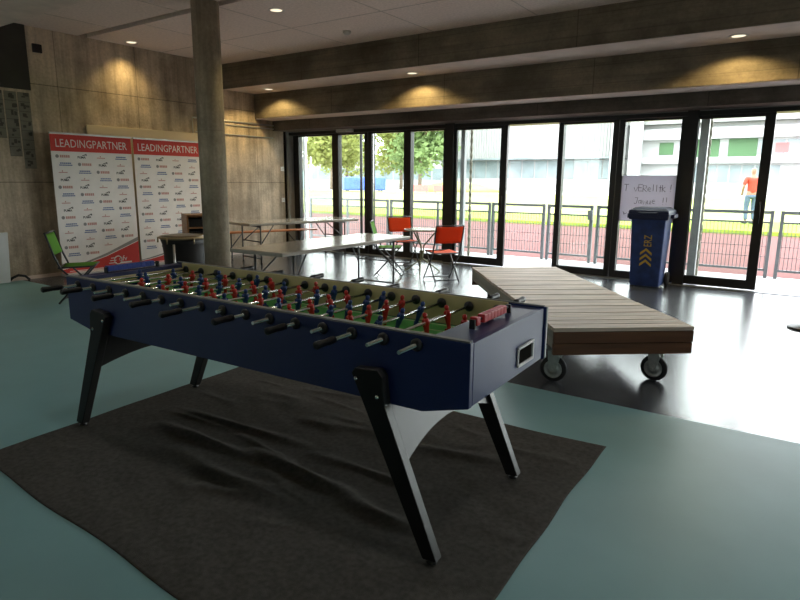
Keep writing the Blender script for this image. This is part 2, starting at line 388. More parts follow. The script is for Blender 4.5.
def sliding(n, x0, x1, label, y=9.70):
    root = bpy.data.objects.new('door_%d' % n, None); COL.objects.link(root); root['kind'] = 'structure'; root['label'] = label; root['category'] = 'door'
    root.location = ((x0+x1)/2, y, 0); w = (x1-x0)/2
    f = MB(); f.bx(-w, -w+.06, -.03, .03, .02, 2.43); f.bx(w-.125, w, -.03, .03, .02, 2.43)
    f.bx(-w+.06, w-.125, -.03, .03, .02, .15); f.bx(-w+.06, w-.125, -.03, .03, 2.38, 2.43)
    f.build('frame', 'frame', root, bevel=.004)
    MB().bx(-w+.06, w-.125, -.006, .006, .15, 2.38).build('pane', 'glass', root)
    h = MB(); h.tube([(w-.06, -.05, .95), (w-.06, -.05, 1.25)], .012); h.bx(w-.068, w-.052, -.05, -.03, .97, .99); h.bx(w-.068, w-.052, -.05, -.03, 1.21, 1.23)
    h.build('handle', 'frame', root)
sliding(1, -5.54, -4.50, 'left sliding glass door leaf pushed open')
sliding(2, -1.62, -.63, 'right sliding glass door leaf pushed open')
sliding(3, 2.26, 3.2, 'sliding glass door leaf right of the view')
# grey stationary posts seen through the open leaves, outside the doors
pst = MB(); pst.bx(-5.50, -5.42, 9.86, 9.94, 0, 2.43); struct(pst, 'trim_12', 'grey_paint', 'grey post behind the left sliding door')
pst = MB(); pst.bx(-1.56, -1.45, 9.86, 9.94, 0, 2.43); struct(pst, 'trim_13', 'grey_paint', 'grey post behind the right sliding door')
th = MB(); th.bx(XL, XR, 9.6, 10.0, -.02, .008)
struct(th, 'trim_14', 'galv', 'metal threshold strip under the windows')
# twisted rain chains / poles outside the doors
for i, (x, y, lab) in enumerate(((-5.37, 10.02, 'thin pale twisted pole outside the left sliding door'), (-1.46, 10.08, 'thin pale twisted pole outside the right sliding door'))):
    b = MB()
    for ph in (0, PI):
        b.tube([(.013*math.cos(ph+k*.8), .013*math.sin(ph+k*.8), k*.035) for k in range(70)], .016, 8)
    o = b.build('twisted_pole', 'pole_tan', None); o.location = (x, y, 0); tag(o, lab, 'pole')
b = MB(); b.lathe([(.06, 0), (.06, .01), (.045, .02), (.045, 2.6)], (0, 0, 0), 16)
o = b.build('outdoor_post', 'white_paint'); o.location = (-9.60, 10.1, 0); tag(o, 'pale round post just outside the leftmost window', 'post')
b = MB(); b.lathe([(.03, 0), (.03, 2.6)], (0, 0, 0), 12)
o = b.build('outdoor_post', 'frame'); o.location = (-8.0, 10.1, 0); tag(o, 'thin dark post outside the second window from the left', 'post')
# grey sensor box on header
b = MB().box((0, 0, 0), (.42, .06, .06)); o = b.build('door_sensor', 'galv', None, .008); o.location = (-8.05, 9.631, 2.47)
tag(o, 'grey door closer box on the dark header at left', 'sensor box')

# ------------------------------------------------------------------ round column
cl = MB(); cl.lathe([(.168, 0), (.168, 3.63)], (0, 0, 0), 40)
o = cl.build('column', 'colc'); o.location = (-6.53, 5.16, 0); tag(o, 'tall round concrete column in front of the banners', 'column', kind='structure')

# ------------------------------------------------------------------ downlights
def downlight(loc, label, power, spot=2.5, blend=.35):
    t = thing('ceiling_downlight', label, 'ceiling light', loc, 0, 'round recessed downlights')
    r = MB(); r.lathe([(.105, -.006), (.105, .0), (.075, .0), (.078, -.006)], seg=24, caps=False); r.lathe([(.105, -.0061), (.078, -.0061)], seg=24, caps=False)
    r.build('trim_ring', 'lamp_ring', t)
    MB().lathe([(.076, -.002), (.076, -.001)], seg=24).build('lens', 'lamp', t)
    l = bpy.data.lights.new('downlight_lamp', 'SPOT'); l.energy = power; l.color = (1., .72, .30); l.spot_size = spot; l.spot_blend = blend; l.shadow_soft_size = .05
    lo = bpy.data.objects.new('downlight_lamp', l); COL.objects.link(lo); lo.parent = t; lo.location = (0, 0, -.03)
    return t
DL = 46.
downlight((-5.60, 8.38, 3.174), 'round downlight under the beam, middle one above the doors', DL)
downlight((-8.86, 8.38, 3.174), 'round downlight under the beam, nearest the left wall', DL)
downlight((-1.02, 8.34, 3.174), 'round downlight under the beam at far right', DL)
downlight((2.3, 8.38, 3.174), 'round downlight under the beam beyond the right edge', DL)
downlight((-6.04, 5.89, 3.63), 'round downlight in the open ceiling right of the column', 20, 1.8, .8)
downlight((-9.36, 5.93, 3.63), 'round downlight in the ceiling close to the left wall', 38, 2.0, 1.)
for lx, ly, lz, lab in ((-5.3, 2.05, 3.40, 'added fill light in the low soffit over the far end of the games table'), (-2.7, 2.05, 3.40, 'added fill light in the low soffit above the dark carpet'), (-.1, 2.1, 3.40, 'added fill light in the low soffit near the viewer'), (2.4, 2.2, 3.40, 'added fill light in the low soffit right of the viewer')):  # out-of-view lamps added to brighten the table and the floor around it
    fill_lamp = downlight((lx, ly, lz), lab, 20, 2.7, .6)
    for ch in fill_lamp.children:
        if ch.type == 'LIGHT': ch.data.color = (1., .95, .88); ch.data.shadow_soft_size = .1
b = MB(); b.lathe([(.06, 0), (.06, -.025), (.035, -.05), (.001, -.055)], seg=20)
o = b.build('smoke_detector', 'lamp_ring'); o.location = (-5.99, 7.24, 3.63); tag(o, 'small round smoke detector on the ceiling', 'detector')

# ------------------------------------------------------------------ left wall fittings
b = MB().box((0, 0, 0), (.03, .13, .12)); o = b.build('wall_speaker_box', 'black', None, .006); o.location = (XL+.016, 4.6, 3.34)
tag(o, 'small black square box high on the concrete wall', 'wall box')
dp = MB().bx(XL, XL+.03, 2.6, 4.45, 2.74, 3.63); struct(dp, 'trim_16', 'dark_wall', 'dark panel high at the left end of the wall')
def sheet(name, y0, y1, z0, z1, n, label, seed):
    rnd = random.Random(seed)
    t = thing(name, label, 'notice', (XL-.001, (y0+y1)/2, z0), 0, 'notice strips pinned on the left wall')
    w = (y1-y0)/2; hh = z1-z0
    MB().bx(0, .006, -w, w, 0, hh).build('paper', 'paper_old', t)
    m = MB(); ch = hh/n
    for i in range(n):
        m.bx(.0062, .008, -w, w, i*ch, i*ch+.006)
        for k in range(3):
            y = rnd.uniform(-w*.7, w*.5); z = i*ch+rnd.uniform(.2, .7)*ch
            m.bx(.0062, .008, y, y+rnd.uniform(.015, .05), z, z+rnd.uniform(.02, .06))
    m.build('printed_marks', 'faded_ink', t)
sheet('notice_strip', 4.27, 4.43, 1.63, 2.70, 8, 'long grey strip of printed sheets, hanging lowest and nearest the banner', 1)
sheet('notice_strip', 4.09, 4.25, 1.80, 2.70, 7, 'grey strip of printed sheets, second from the banner', 2)
sheet('notice_strip', 3.90, 4.07, 2.05, 2.70, 5, 'short grey strip of printed sheets at the left edge', 3)
b = MB(); rt = Matrix.Rotation(.12, 3, 'Y')
b.box((0, 0, .35), (.03, .9, .72), rot=rt)
o = b.build('leaning_board', 'white_paint', None, .004); o.location = (-9.36, 3.34, .035); tag(o, 'white board leaning on the left wall at the picture edge', 'board')
b = MB(); b.tube([(0, -.12, .0), (.02, -.08, .05), (.03, 0, .085), (.02, .1, .06), (0, .16, .0)], .018, 8)
o = b.build('hose_loop', 'tub_black'); o.location = (-9.55, 3.95, .012); tag(o, 'short dark hose arched on the floor by the leaning board', 'hose')
# conduit frame on wall
b = MB()
x = .022
b.tube([(x, 7.2, 2.32), (x, 7.2, 2.60), (x, 9.38, 2.60)], .014, 8); b.tube([(x, 7.3, 2.53), (x, 9.38, 2.53)], .010, 8)
b.tube([(x, 7.25, 2.35), (x, 9.18, 2.35)], .011, 8)
o = b.build('wall_conduit', 'alu'); o.location = (XL, 0, 0); tag(o, 'pale thin pipes running along the concrete wall above the tables', 'pipes')
for z, lab in ((1.72, 'small white switch on the wall end, upper one'), (1.06, 'small white switch on the wall end, lower one')):
    t = thing('wall_switch', lab, 'switch', (XL, 9.43, z), 0, 'switches at the end of the left wall')
    MB().box((.012, 0, 0), (.024, .09, .09)).build('housing', 'white_paint', t, .004)
    MB().box((.027, 0, 0), (.006, .05, .055)).build('rocker', 'whitetrim', t, .002)

# ------------------------------------------------------------------ banners
def banner(name, y0, y1, xb, label, seed):
    rnd = random.Random(seed)
    W = y1-y0; Ht = 2.16
    t = thing(name, label, 'banner', (xb, y0, 0), 0, 'roll-up sponsor banners at the left wall')
    def P(u, z, d=0): return (d, u*W, z)
    b = MB(); b.bx(-.002, .002, 0, W, .05, Ht-.02); b.build('fabric', 'banner', t)
    b = MB(); b.bx(-.02, .02, 0, W, Ht-.025, Ht); b.build('top_rail', 'alu', t)
    b = MB(); b.bx(-.09, .09, 0, W, 0.012, .055); b.build('base_cassette', 'alu', t, .01)
    for yy in (.15, W-.15): MB().box((.02, yy, .006), (.2, .05, .012)).build('foot', 'alu', t)
    b = MB(); b.tube([(-.03, W/2, .05), (-.03, W/2, Ht-.01)], .012, 8); b.build('support_pole', 'alu', t)
    # header
    b = MB(); b.bx(.0021, .0035, 0.0, W, Ht-.272, Ht-.027); b.build('header_print', 'ban_red', t)
    b = MB(); sw = [(0, .055), (1, .055), (1, .46), (.78, .36), (.55, .255), (.3, .17), (.12, .13), (0, .115)]
    b.prism([(p[0]*W, p[1]) for p in sw], (.0022, 0, 0), (0, 1, 0), (0, 0, 1), (.001, 0, 0))
    b.build('corner_print', 'ban_red', t)
    b = MB(); text_mb(b, 'LEADINGPARTNER', W*.88, .118, (.0042, W*.06, Ht-.212), (0, 1, 0), (0, 0, 1)); b.build('header_lettering', 'ban_white', t)
    b = MB()
    # club-style mark: ring with motion strokes and short word
    cy, cz = W*.70, .175
    b.tube([(.0045, cy+.065*math.cos(a), cz+.065*math.sin(a)) for a in [k*2*PI/20 for k in range(20)]], .008, 4, close=True)
    for k in range(3): b.bx(.0036, .005, cy-.16+k*.02, cy-.03, cz-.045+k*.04, cz-.033+k*.04)
    text_mb(b, 'ofv', .14, .085, (.0042, cy+.02, cz-.02), (0, 1, 0), (0, 0, 1))
    b.bx(.0036, .0045, cy+.03, cy+.24, cz-.062, cz-.035)
    b.build('club_mark', 'ban_white', t); b = MB()
    b.bx(.0036, .0045, W*.08, W*.55, .072, .082); b.build('address_line', 'ban_white', t); b = MB()
    # white foot strip
    b.bx(.0036, .0045, W*.16, W*.62, .056, .066)
    b.build('foot_strip', 'ban_white', t)
    gb = MB(); pts = [(0, .125), (.12, .14), (.3, .18), (.55, .265), (.78, .37), (1, .47)]
    poly = [(p[0]*W, p[1]) for p in pts]+[(p[0]*W, p[1]+.012+.05*p[0]) for p in pts[::-1]]
    gb.prism(poly, (.0021, 0, 0), (0, 1, 0), (0, 0, 1), (.0008, 0, 0)); gb.build('grey_swoosh_print', 'lg_grey', t)['label'] = 'thin grey curve above the red corner'
    bl = MB(); rd = MB(); bk = MB(); gy = MB()
    rows = 15; z0 = Ht-.345; dz = .114
    d0, d1 = .0022, .0034
    def mark(k, u, z):
        y = u
        if k == 0:     # round crest and pale red word
            gy.lathe([(.026, d0), (.026, d1)], (0, y, z), 10, axis='X')
            for j in range(5): rd.bx(d0, d1, y+.04+j*.030, y+.064+j*.030, z-.019, z+.019)
        elif k == 1:   # leaping cat over block word
            text_mb(bk, 'PUMA', .125, .036, (d1, y, z-.026), (0, 1, 0), (0, 0, 1), .03)
            cat = [(.075, .014), (.095, .016), (.115, .024), (.13, .036), (.126, .024), (.136, .012), (.142, .022), (.142, .040), (.13, .046), (.11, .034), (.09, .026), (.07, .021)]
            bk.prism([(p[0], p[1]) for p in cat], (d0, y, z), (0, 1, 0), (0, 0, 1), (.001, 0, 0))
        elif k == 2:   # small red wordmark with a flame
            rd.bx(d0, d1, y, y+.13, z-.016, z-.004); rd.bx(d0, d1, y+.05, y+.065, z+.002, z+.022)
        else:          # two-line blue wordmark
            for j in range(6): bl.bx(d0, d1, y+.012+j*.028, y+.036+j*.028, z+.004, z+.022)
            for j in range(8): bl.bx(d0, d1, y+j*.0245, y+.021+j*.0245, z-.024, z-.008)
    # four marks to a row, shifted along from row to row
    order = [[0, 1, 2, 3], [3, 0, 1, 2], [2, 3, 0, 1], [1, 2, 3, 0]]
    for r in range(rows):
        z = z0-r*dz
        for c in range(4):
            k = order[r % 4][c]
            u = W*(.065+.237*c)+(.02 if r % 2 else 0)
            lim = .115
            for (pa, pb) in zip(pts, pts[1:]):
                ur = (u+.16)/W
                if pa[0] <= ur <= pb[0]+.01: lim = pa[1]+(pb[1]-pa[1])*(ur-pa[0])/(pb[0]-pa[0])+.09
            if z > lim and u+.17 < W: mark(k, u, z)
    bk.build('black_logo_print', 'lg_black', t); rd.build('red_logo_print', 'lg_red', t); bl.build('blue_logo_print', 'lg_blue', t); gy.build('crest_print', 'lg_grey', t)
    return t
banner('rollup_banner', 4.545, 5.825, -9.43, 'white sponsor banner with red LEADINGPARTNER header, left one behind the green chair', 1)
banner('rollup_banner', 5.865, 7.20, -9.43, 'white sponsor banner with red LEADINGPARTNER header, right one behind the black tub', 2)
b = MB(); b.box((0, 0, 1.16), (.03, 2.08, 2.32), rot=Matrix.Rotation(-.008, 3, 'Y'))
o = b.build('back_board', 'beige', None, .005); o.location = (XL+.03, 6.26, .0005); tag(o, 'tall beige board standing behind the two banners', 'board')

# ------------------------------------------------------------------ foosball table
FT = thing('foosball_table', 'extra long navy blue foosball table with black splayed legs on dark carpet', 'foosball table', (-2.323, 2.218, 0), .0352)
LX, WY, ZT, ZB = 1.33, .40, .923, .62
side = [(-LX-.01, ZT), (-LX-.01, .665), (-1.11, ZB), (1.13, ZB), (LX, .672), (LX, ZT)]
for s, nm in ((-1, 'side_panel'), (1, 'side_panel')):
    y0 = s*WY - (0 if s < 0 else .02); tk = .03 if s < 0 else .02
    if s > 0: side = [(-LX-.01, ZT), (-LX-.01, .665), (-1.11, ZB), (1.13, ZB), (LX+.008, .672), (LX+.008, ZT)]
    b = MB(); b.prism(side, (0, y0, 0), (1, 0, 0), (0, 0, 1), (0, tk, 0)); sp = b.build(nm, 'navy', FT, .004)
    b = MB(); b.bx(-LX-.01, LX-.005, y0+.002, y0+tk-.002, ZT, ZT+.006); b.build('rim', 'rim', sp)
    # cream lining on the inside
    yi = -WY+.03 if s < 0 else WY-.02
    b = MB(); b.bx(-1.27, 1.15, min(yi, yi-s*.012), max(yi, yi-s*.012), .775, ZT+.003); b.build('cream_lining', 'cream', FT)
for s in (-1, 1):
    b = MB()
    b.prism([(-WY+.03, .675), (WY-.03, .675), (WY-.03, ZT-.004), (-WY+.03, ZT-.004)], (s*LX-(.03 if s > 0 else 0), 0, 0), (0, 1, 0), (0, 0, 1), (.03, 0, 0))
    b.build('end_panel', 'navy', FT, .003)
# sloped underside panels + bottom
b = MB(); b.bx(-1.1, 1.12, -WY+.03, WY-.03, ZB+.005, ZB+.03)
b.quad((1.12, -WY+.03, ZB+.01), (LX-.01, -WY+.03, .68), (LX-.01, WY-.03, .68), (1.12, WY-.03, ZB+.01)); b.quad((-1.1, -WY+.03, ZB+.01), (-1.1, WY-.03, ZB+.01), (-LX+.01, WY-.03, .68), (-LX+.01, -WY+.03, .68))
b.build('base_board', 'black_leg', FT)
# decks at both ends
b = MB(); b.bx(1.15, LX-.03, -WY+.03, WY-.03, ZT-.03, ZT-.006); b.build('end_deck', 'navy_top', FT)
b = MB(); b.bx(-LX+.03, -1.27, -WY+.03, WY-.03, ZT-.03, ZT-.006); b.build('end_deck', 'navy_top', FT)
# goal walls (cream, with opening) under decks
for x0, x1 in ((1.135, 1.15), (-1.27, -1.255)):
    b = MB(); b.bx(x0, x1, -WY+.042, -.11, .775, ZT-.03); b.bx(x0, x1, .11, WY-.042, .775, ZT-.03); b.bx(x0, x1, -.11, .11, .86, ZT-.03)
    b.build('goal_wall', 'cream', FT)
pf = MB().bx(-1.255, 1.135, -WY+.042, WY-.042, .75, .775).build('pitch', 'pitch', FT)
b = MB(); z0, z1 = .7752, .777
def ln(x0, x1, y0, y1): b.bx(x0, x1, y0, y1, z0, z1)
for y in (-.33, .325): ln(-1.24, 1.12, y, y+.008)
for x in (-1.24, 1.112, -.06): ln(x, x+.008, -.33, .33)
for xa, xb in ((.80, 1.12), (-1.24, -.92)):
    for y in (-.22, .212): ln(xa, xb, y, y+.008)
    xi = xa if xa > 0 else xb-.008
    ln(xi, xi+.008, -.22, .22)
    xj = xa+.16 if xa > 0 else xb-.168
    ln(xj, xj+.008, -.12, .12)
    for y in (-.12, .112): ln(min(xj, xb if xa > 0 else xa), max(xj, xb if xa > 0 else xa), y, y+.008)
b.tube([(-.056+.12*math.cos(k*PI/16), .12*math.sin(k*PI/16), .776) for k in range(32)], .004, 4, close=True)
b.build('pitch_lines', 'line', pf)
# ball return hole on right end
RH = MB(); y0, y1, za, zb = .055, .235, .712, .803
RH.bx(LX, LX+.012, y0, y1, za, za+.012); RH.bx(LX, LX+.012, y0, y1, zb-.012, zb); RH.bx(LX, LX+.008, y0, y0+.014, za+.012, zb-.012); RH.bx(LX, LX+.012, y1-.014, y1, za+.012, zb-.012)
rf = RH.build('ball_return_frame', 'whitetrim', FT, .003)
MB().bx(LX+.001, LX+.004, y0+.014, y1-.014, za+.012, zb-.012).build('ball_return_hole', 'slot', rf)
b = MB(); b.bx(LX+.0081, LX+.011, WY-.010, WY+.002, .675, ZT); b.build('corner_trim', 'whitetrim', FT)
# score counters
for x, m, yoff, n in ((1.225, 'score_red', .0, 8), (-1.30, 'score_blue', 0, 10)):
    c = bpy.data.objects.new('score_counter', None); COL.objects.link(c); c.parent = FT
    br = MB(); br.tube([(x, -.17, ZT+.022), (x, .19, ZT+.022)], .006, 8)
    br.bx(x-.012, x+.012, -.175, -.163, ZT-.006, ZT+.032); br.bx(x-.012, x+.012, .19, .202, ZT-.006, ZT+.032)
    br.build('counter_rod', 'black', c)
    for k in range(n):
        y = (-.145 if k == 0 else -.09+.033*(k-1)+.016) if x > 0 else (-.15+.033*k)
        MB().box((x, y, ZT+.022), (.034, .0326, .034)).build('score_cube', m, c, .003)
b = MB(); b.box((1.20, .02, ZT+.012), (.03, .10, .03)); b.build('score_block', 'score_red', FT, .004)
# legs and arched braces
def leg(sx, sy):
    mx = (lambda x: x) if sx > 0 else (lambda x: -.076-x)
    yc = sy*.42; xf = mx(1.20)
    p = [(mx(x), z) for x, z in ((.822, .735), (.84, .757), (.95, .766), (.973, .74), (.985, .62), (1.232, .028), (1.168, .022))]
    b = MB(); b.prism(p, (0, yc-.024, 0), (1, 0, 0), (0, 0, 1), (0, .048, 0))
    b.bm.faces.ensure_lookup_table()
    for f in b.bm.faces:
        f.normal_update(); f.material_index = 1 if (abs(f.normal.y) < .5) else 0
    lg = b.build('leg', ['black_leg', 'leg_grey'], FT, .004)
    b = MB(); b.lathe([(.022, .006), (.024, .012), (.014, .016), (.014, .026)], (xf, yc, 0), 12); b.build('levelling_foot', 'black', lg)
    for (bx, bz) in ((mx(.845), .715), (mx(.95), .655)):
        b = MB(); b.lathe([(.0105, 0), (.009, .004), (.004, .007)], (bx, yc+sy*.024, bz), 12, axis='Y', R=(Matrix.Rotation(PI, 3, 'X') if sy < 0 else None))
        b.build('bolt', 'chrome', lg)
def brace(sx):
    mx = (lambda x: x) if sx > 0 else (lambda x: -.076-x)
    N = 24; w = .396; top = .62
    X = lambda z: mx(.955+(.62-z)*(1.20-.955)/.60)
    b = MB(); grid = []
    for k in range(N+1):
        a = -1+2*k/N; zz = .385+.070*(1-a*a)
        grid.append([b.bm.verts.new((X(z)+d, a*w, z)) for d in (-.012, .012) for z in (zz, top)])
    fs = []
    for p, q in zip(grid, grid[1:]):
        fs += [b.bm.faces.new((p[0], q[0], q[1], p[1])), b.bm.faces.new((p[2], p[3], q[3], q[2])), b.bm.faces.new((p[0], p[2], q[2], q[0])), b.bm.faces.new((p[1], q[1], q[3], p[3]))]
    fs += [b.bm.faces.new((grid[0][0], grid[0][1], grid[0][3], grid[0][2])), b.bm.faces.new((grid[-1][0], grid[-1][2], grid[-1][3], grid[-1][1]))]
    b._tag(fs); b.build('arched_brace', 'leg_grey', FT)
for sx in (1, -1):
    for sy in (-1, 1): leg(sx, sy)
    brace(sx)
# rods
def player_mesh(colr):
    b = MB()
    b.mi = 0
    b.lathe([(.006, -.082), (.011, -.080), (.012, -.066), (.009, -.060), (.010, -.045), (.013, -.028), (.0145, -.006), (.0165, .008), (.014, .018), (.006, .022)], seg=12)
    b.box((.006, 0, -.074), (.022, .022, .016))
    b.lathe([(.0165, -.008), (.0165, .008)], (0, 0, 0), 12, axis='Y')
    b.box((0, .016, .002), (.012, .010, .030)); b.box((0, -.016, .002), (.012, .010, .030))
    b.lathe([(.004, .020), (.0095, .025), (.0115, .033), (.009, .042), (.003, .046)], seg=12)
    return b.build('player_figure', colr)
PM = {'R': player_mesh('pl_red'), 'B': player_mesh('pl_blue')}
for o in PM.values(): COL.objects.unlink(o)
seq = ['R1', 'R2', 'B3', 'R4', 'B4', 'R4', 'B4', 'R4', 'B4', 'R4', 'B4', 'R4', 'B4', 'R3', 'B2', 'B1']
spread = {1: 0, 2: .20, 3: .18, 4: .145}
rr = random.Random(11)
gm = MB(); gm.lathe([(.008, 0), (.0145, .002), (.0155, .025), (.0135, .055), (.0155, .09), (.0165, .108), (.012, .114), (.004, .115)], seg=14, axis='Y'); grip = gm.build('handle_grip', 'black'); COL.objects.unlink(grip)
bm_ = MB(); bm_.lathe([(.026, 0), (.026, .006), (.018, .014), (.0095, .016)], seg=20, axis='Y'); bear = bm_.build('rod_bearing', 'black'); COL.objects.unlink(bear)
offs = [.0, .03, -.035, .0, .05, -.05, .03, .06, -.04, .02, .05, -.06, .03, -.02, .04, 0]
tilts = [0, -.15, .35, .1, .3, -.2, .15, 0, .1, -.25, .2, .05, 0, .2, -.1, .1]
for i, sq in enumerate(seq):
    x = 1.105-.1545*i; team, n = sq[0], int(sq[1]); zr = .885
    side_s = 1 if team == 'R' else -1       # reds are played from the far side
    off = offs[i]
    y_h = side_s*(WY+(.19 if side_s > 0 else .105))+off*.6; y_e = -side_s*(WY+(.13 if i < 2 else .075))+off*.6
    b = MB(); b.tube([(0, min(y_h, y_e), 0), (0, max(y_h, y_e), 0)], .0078, 10)
    rod = b.build('rod', 'chrome', FT); rod.location = (x, 0, zr); rod.rotation_euler = (0, tilts[i], 0)
    g = grip.copy(); COL.objects.link(g); g.parent = rod; g.location = (0, y_h-.01*side_s, 0)
    if side_s < 0: g.rotation_euler = (0, 0, PI)
    for k in range(n):
        p = PM[team].copy(); COL.objects.link(p); p.parent = rod
        p.location = (0, off+(k-(n-1)/2)*spread[n], 0)
        p.rotation_euler = (0, 0, PI if team == 'R' else 0)
    for s in (1, -1):
        q = bear.copy(); COL.objects.link(q); q.parent = FT; q.location = (x, s*(WY-.042), zr)
        if s > 0: q.rotation_euler = (0, 0, PI)
        q = bear.copy(); COL.objects.link(q); q.parent = FT; q.location = (x, s*WY, zr)
        if s < 0: q.rotation_euler = (0, 0, PI)
for o in (grip, bear, *PM.values()): bpy.data.objects.remove(o)

# ------------------------------------------------------------------ carpet
def rug():
    bm = bmesh.new(); nx, ny = 230, 170
    c00, c10, c11, c01 = Vector((-3.62, 1.19)), Vector((-.80, 1.10)), Vector((-.856, 3.337)), Vector((-3.74, 3.2))
    rnd = random.Random(5)
    ridges = []   # p0, p1, height, width
    def rg(a, b_, h, w): ridges.append((Vector(a), Vector(b_), h, w))
    rg((-3.25, 2.05), (-2.35, 2.05), .020, .05); rg((-2.5, 2.12), (-1.65, 2.05), .026, .055); rg((-3.4, 2.25), (-2.2, 2.34), .018, .05)
    rg((-1.75, 2.02), (-1.25, 1.98), .018, .06); rg((-2.9, 1.86), (-1.9, 1.80), .016, .09); rg((-2.2, 2.28), (-1.4, 2.30), .013, .05)
    rg((-1.9, 2.6), (-1.15, 2.85), .012, .08); rg((-1.55, 2.95), (-.95, 3.0), .010, .07); rg((-2.6, 2.6), (-1.8, 2.75), .012, .09)
    for k in range(26):
        a = Vector((rnd.uniform(-3.5, -1.0), rnd.uniform(1.4, 3.1))); d = Vector((rnd.uniform(.25, .7), rnd.uniform(-.1, .12)))
        rg(a, a+d, rnd.uniform(.003, .009), rnd.uniform(.03, .07))
    feet = [Vector(q) for q in ((-3.585, 1.753), (-1.143, 1.836), (-1.173, 2.675), (-3.60, 2.59))]
    g = []
    for j in range(ny+1):
        row = []
        for i in range(nx+1):
            u, v = i/nx, j/ny
            p = (c00*(1-u)+c10*u)*(1-v)+(c01*(1-u)+c11*u)*v
            ed = min(u, 1-u, v, 1-v)
            wob = .006*math.sin(u*17+v*9)+.004*math.sin(v*23+1)
            q = p + Vector((wob*(1 if u > .5 else .6)*(abs(u-.5)*2)**6, wob*(abs(v-.5)*2)**6*1.4))
            h = .0
            for a, b_, hh, w in ridges:
                d = b_-a; t = max(0, min(1, (p-a).dot(d)/d.length_squared)); c = a+d*t
                off = p-c; dist = off.length
                if dist < 3*w:
                    f = math.sin(PI*min(1, max(0, t)))**.5 if 0 < t < 1 else 0
                    wv = .62*w*(1+.3*math.sin(t*9))
                    h += 1.05*hh*f*math.exp(-(dist/wv)**2)
            h += .0022*(math.sin(p.x*13+3*math.sin(p.y*5))*math.sin(p.y*17+2*math.sin(p.x*4))+1)
            k = min(1, ed/.03)
            for ft in feet: k *= 1-math.exp(-((p-ft).length/.07)**2)
            row.append(bm.verts.new((q.x, q.y, .004+h*k)))
        g.append(row)
    fs = []
    for j in range(ny):
        for i in range(nx): f = bm.faces.new((g[j][i], g[j][i+1], g[j+1][i+1], g[j+1][i])); f.smooth = True
    # skirt down to the floor
    border = [g[0][i] for i in range(nx+1)]+[g[j][nx] for j in range(1, ny+1)]+[g[ny][i] for i in range(nx-1, -1, -1)]+[g[j][0] for j in range(ny-1, 0, -1)]
    low = [bm.verts.new((v.co.x, v.co.y, .0005)) for v in border]
    n = len(border)
    for k in range(n): bm.faces.new((border[k], low[k], low[(k+1) % n], border[(k+1) % n]))
    me = bpy.data.meshes.new('carpet'); bm.to_mesh(me); bm.free(); me.materials.append(M['rug'])
    o = bpy.data.objects.new('carpet', me); COL.objects.link(o)
    tag(o, 'wrinkled dark grey felt carpet lying under the foosball table', 'carpet')
rug()

# ------------------------------------------------------------------ wooden platform wagon
UA = math.radians(39)
PW, PL = 1.05, 3.12
DW = thing('platform_wagon', 'low wooden plank platform on caster wheels right of the foosball table', 'platform', (-.657, 4.757, 0), UA)
ZD = .46
b = MB(); n = 24; pw = PL/n
for k in range(n):
    b.box((-PW/2+.004*math.sin(k*7), pw*(k+.5), ZD-.014+.0015*math.sin(k*3.3)), (PW+.004, pw-.013, .028))
b.build('plank_deck', 'plank', DW, .002)
MB().bx(-PW, 0, .004, .036, .345, ZD-.032).build('front_fascia', 'fascia', DW, .003); MB().bx(-PW, 0, .010, .042, .255, .340).build('front_fascia', 'fascia', DW, .003)
b = MB(); b.bx(-PW, 0, PL-.036, PL-.004, .24, ZD-.03); b.build('rear_fascia', 'fascia', DW, .003)
b = MB(); b.bx(-PW+.002, -PW+.034, .045, PL-.04, .30, ZD-.03); b.build('side_fascia', 'fascia_grey', DW, .003)
b = MB(); b.bx(-.034, -.002, .045, PL-.04, .30, ZD-.03); b.build('side_fascia', 'fascia', DW, .003)
for k in range(4): MB().bx(-PW+.04, -.04, .3+k*.8, .35+k*.8, .30, ZD-.03).build('cross_beam', 'fascia', DW)
def caster(x, y, rz):
    c = bpy.data.objects.new('caster', None); COL.objects.link(c); c.parent = DW; c.location = (x, y, 0); c.rotation_euler = (0, 0, rz)
    b = MB(); b.box((0, 0, .263), (.12, .10, .010)); b.lathe([(.04, .235), (.045, .252)], seg=16)
    for s in (-1, 1):
        b.prism([(-.035, .24), (.045, .24), (.06, .20), (.028, .085), (-.012, .085), (-.03, .18)], (0, s*.037-.002, 0), (1, 0, 0), (0, 0, 1), (0, .004, 0))
    b.bx(-.035, .045, -.037, .037, .232, .238)
    b.lathe([(.008, -.045), (.008, .045)], (.008, 0, .100), 10, axis='Y'); b.build('fork', 'zinc', c)
    b = MB(); b.lathe([(.068, -.024), (.092, -.022), (.100, -.012), (.100, .012), (.092, .022), (.068, .024)], (.008, 0, .100), 28, axis='Y', caps=False); b.build('tyre', 'rubber', c)
    b = MB(); b.lathe([(.02, -.030), (.03, -.028), (.034, -.019), (.060, -.017), (.069, -.025), (.069, .025), (.060, .017), (.034, .019), (.03, .028), (.02, .030)], (.008, 0, .100), 28, axis='Y'); b.build('wheel_rim', 'zinc', c)
# casters are free to swivel
caster(-.20, .17, -UA-.15); caster(-.985, .19, -UA+.1); caster(-.22, PL-.25, .4); caster(-.86, PL-.25, 1.0)

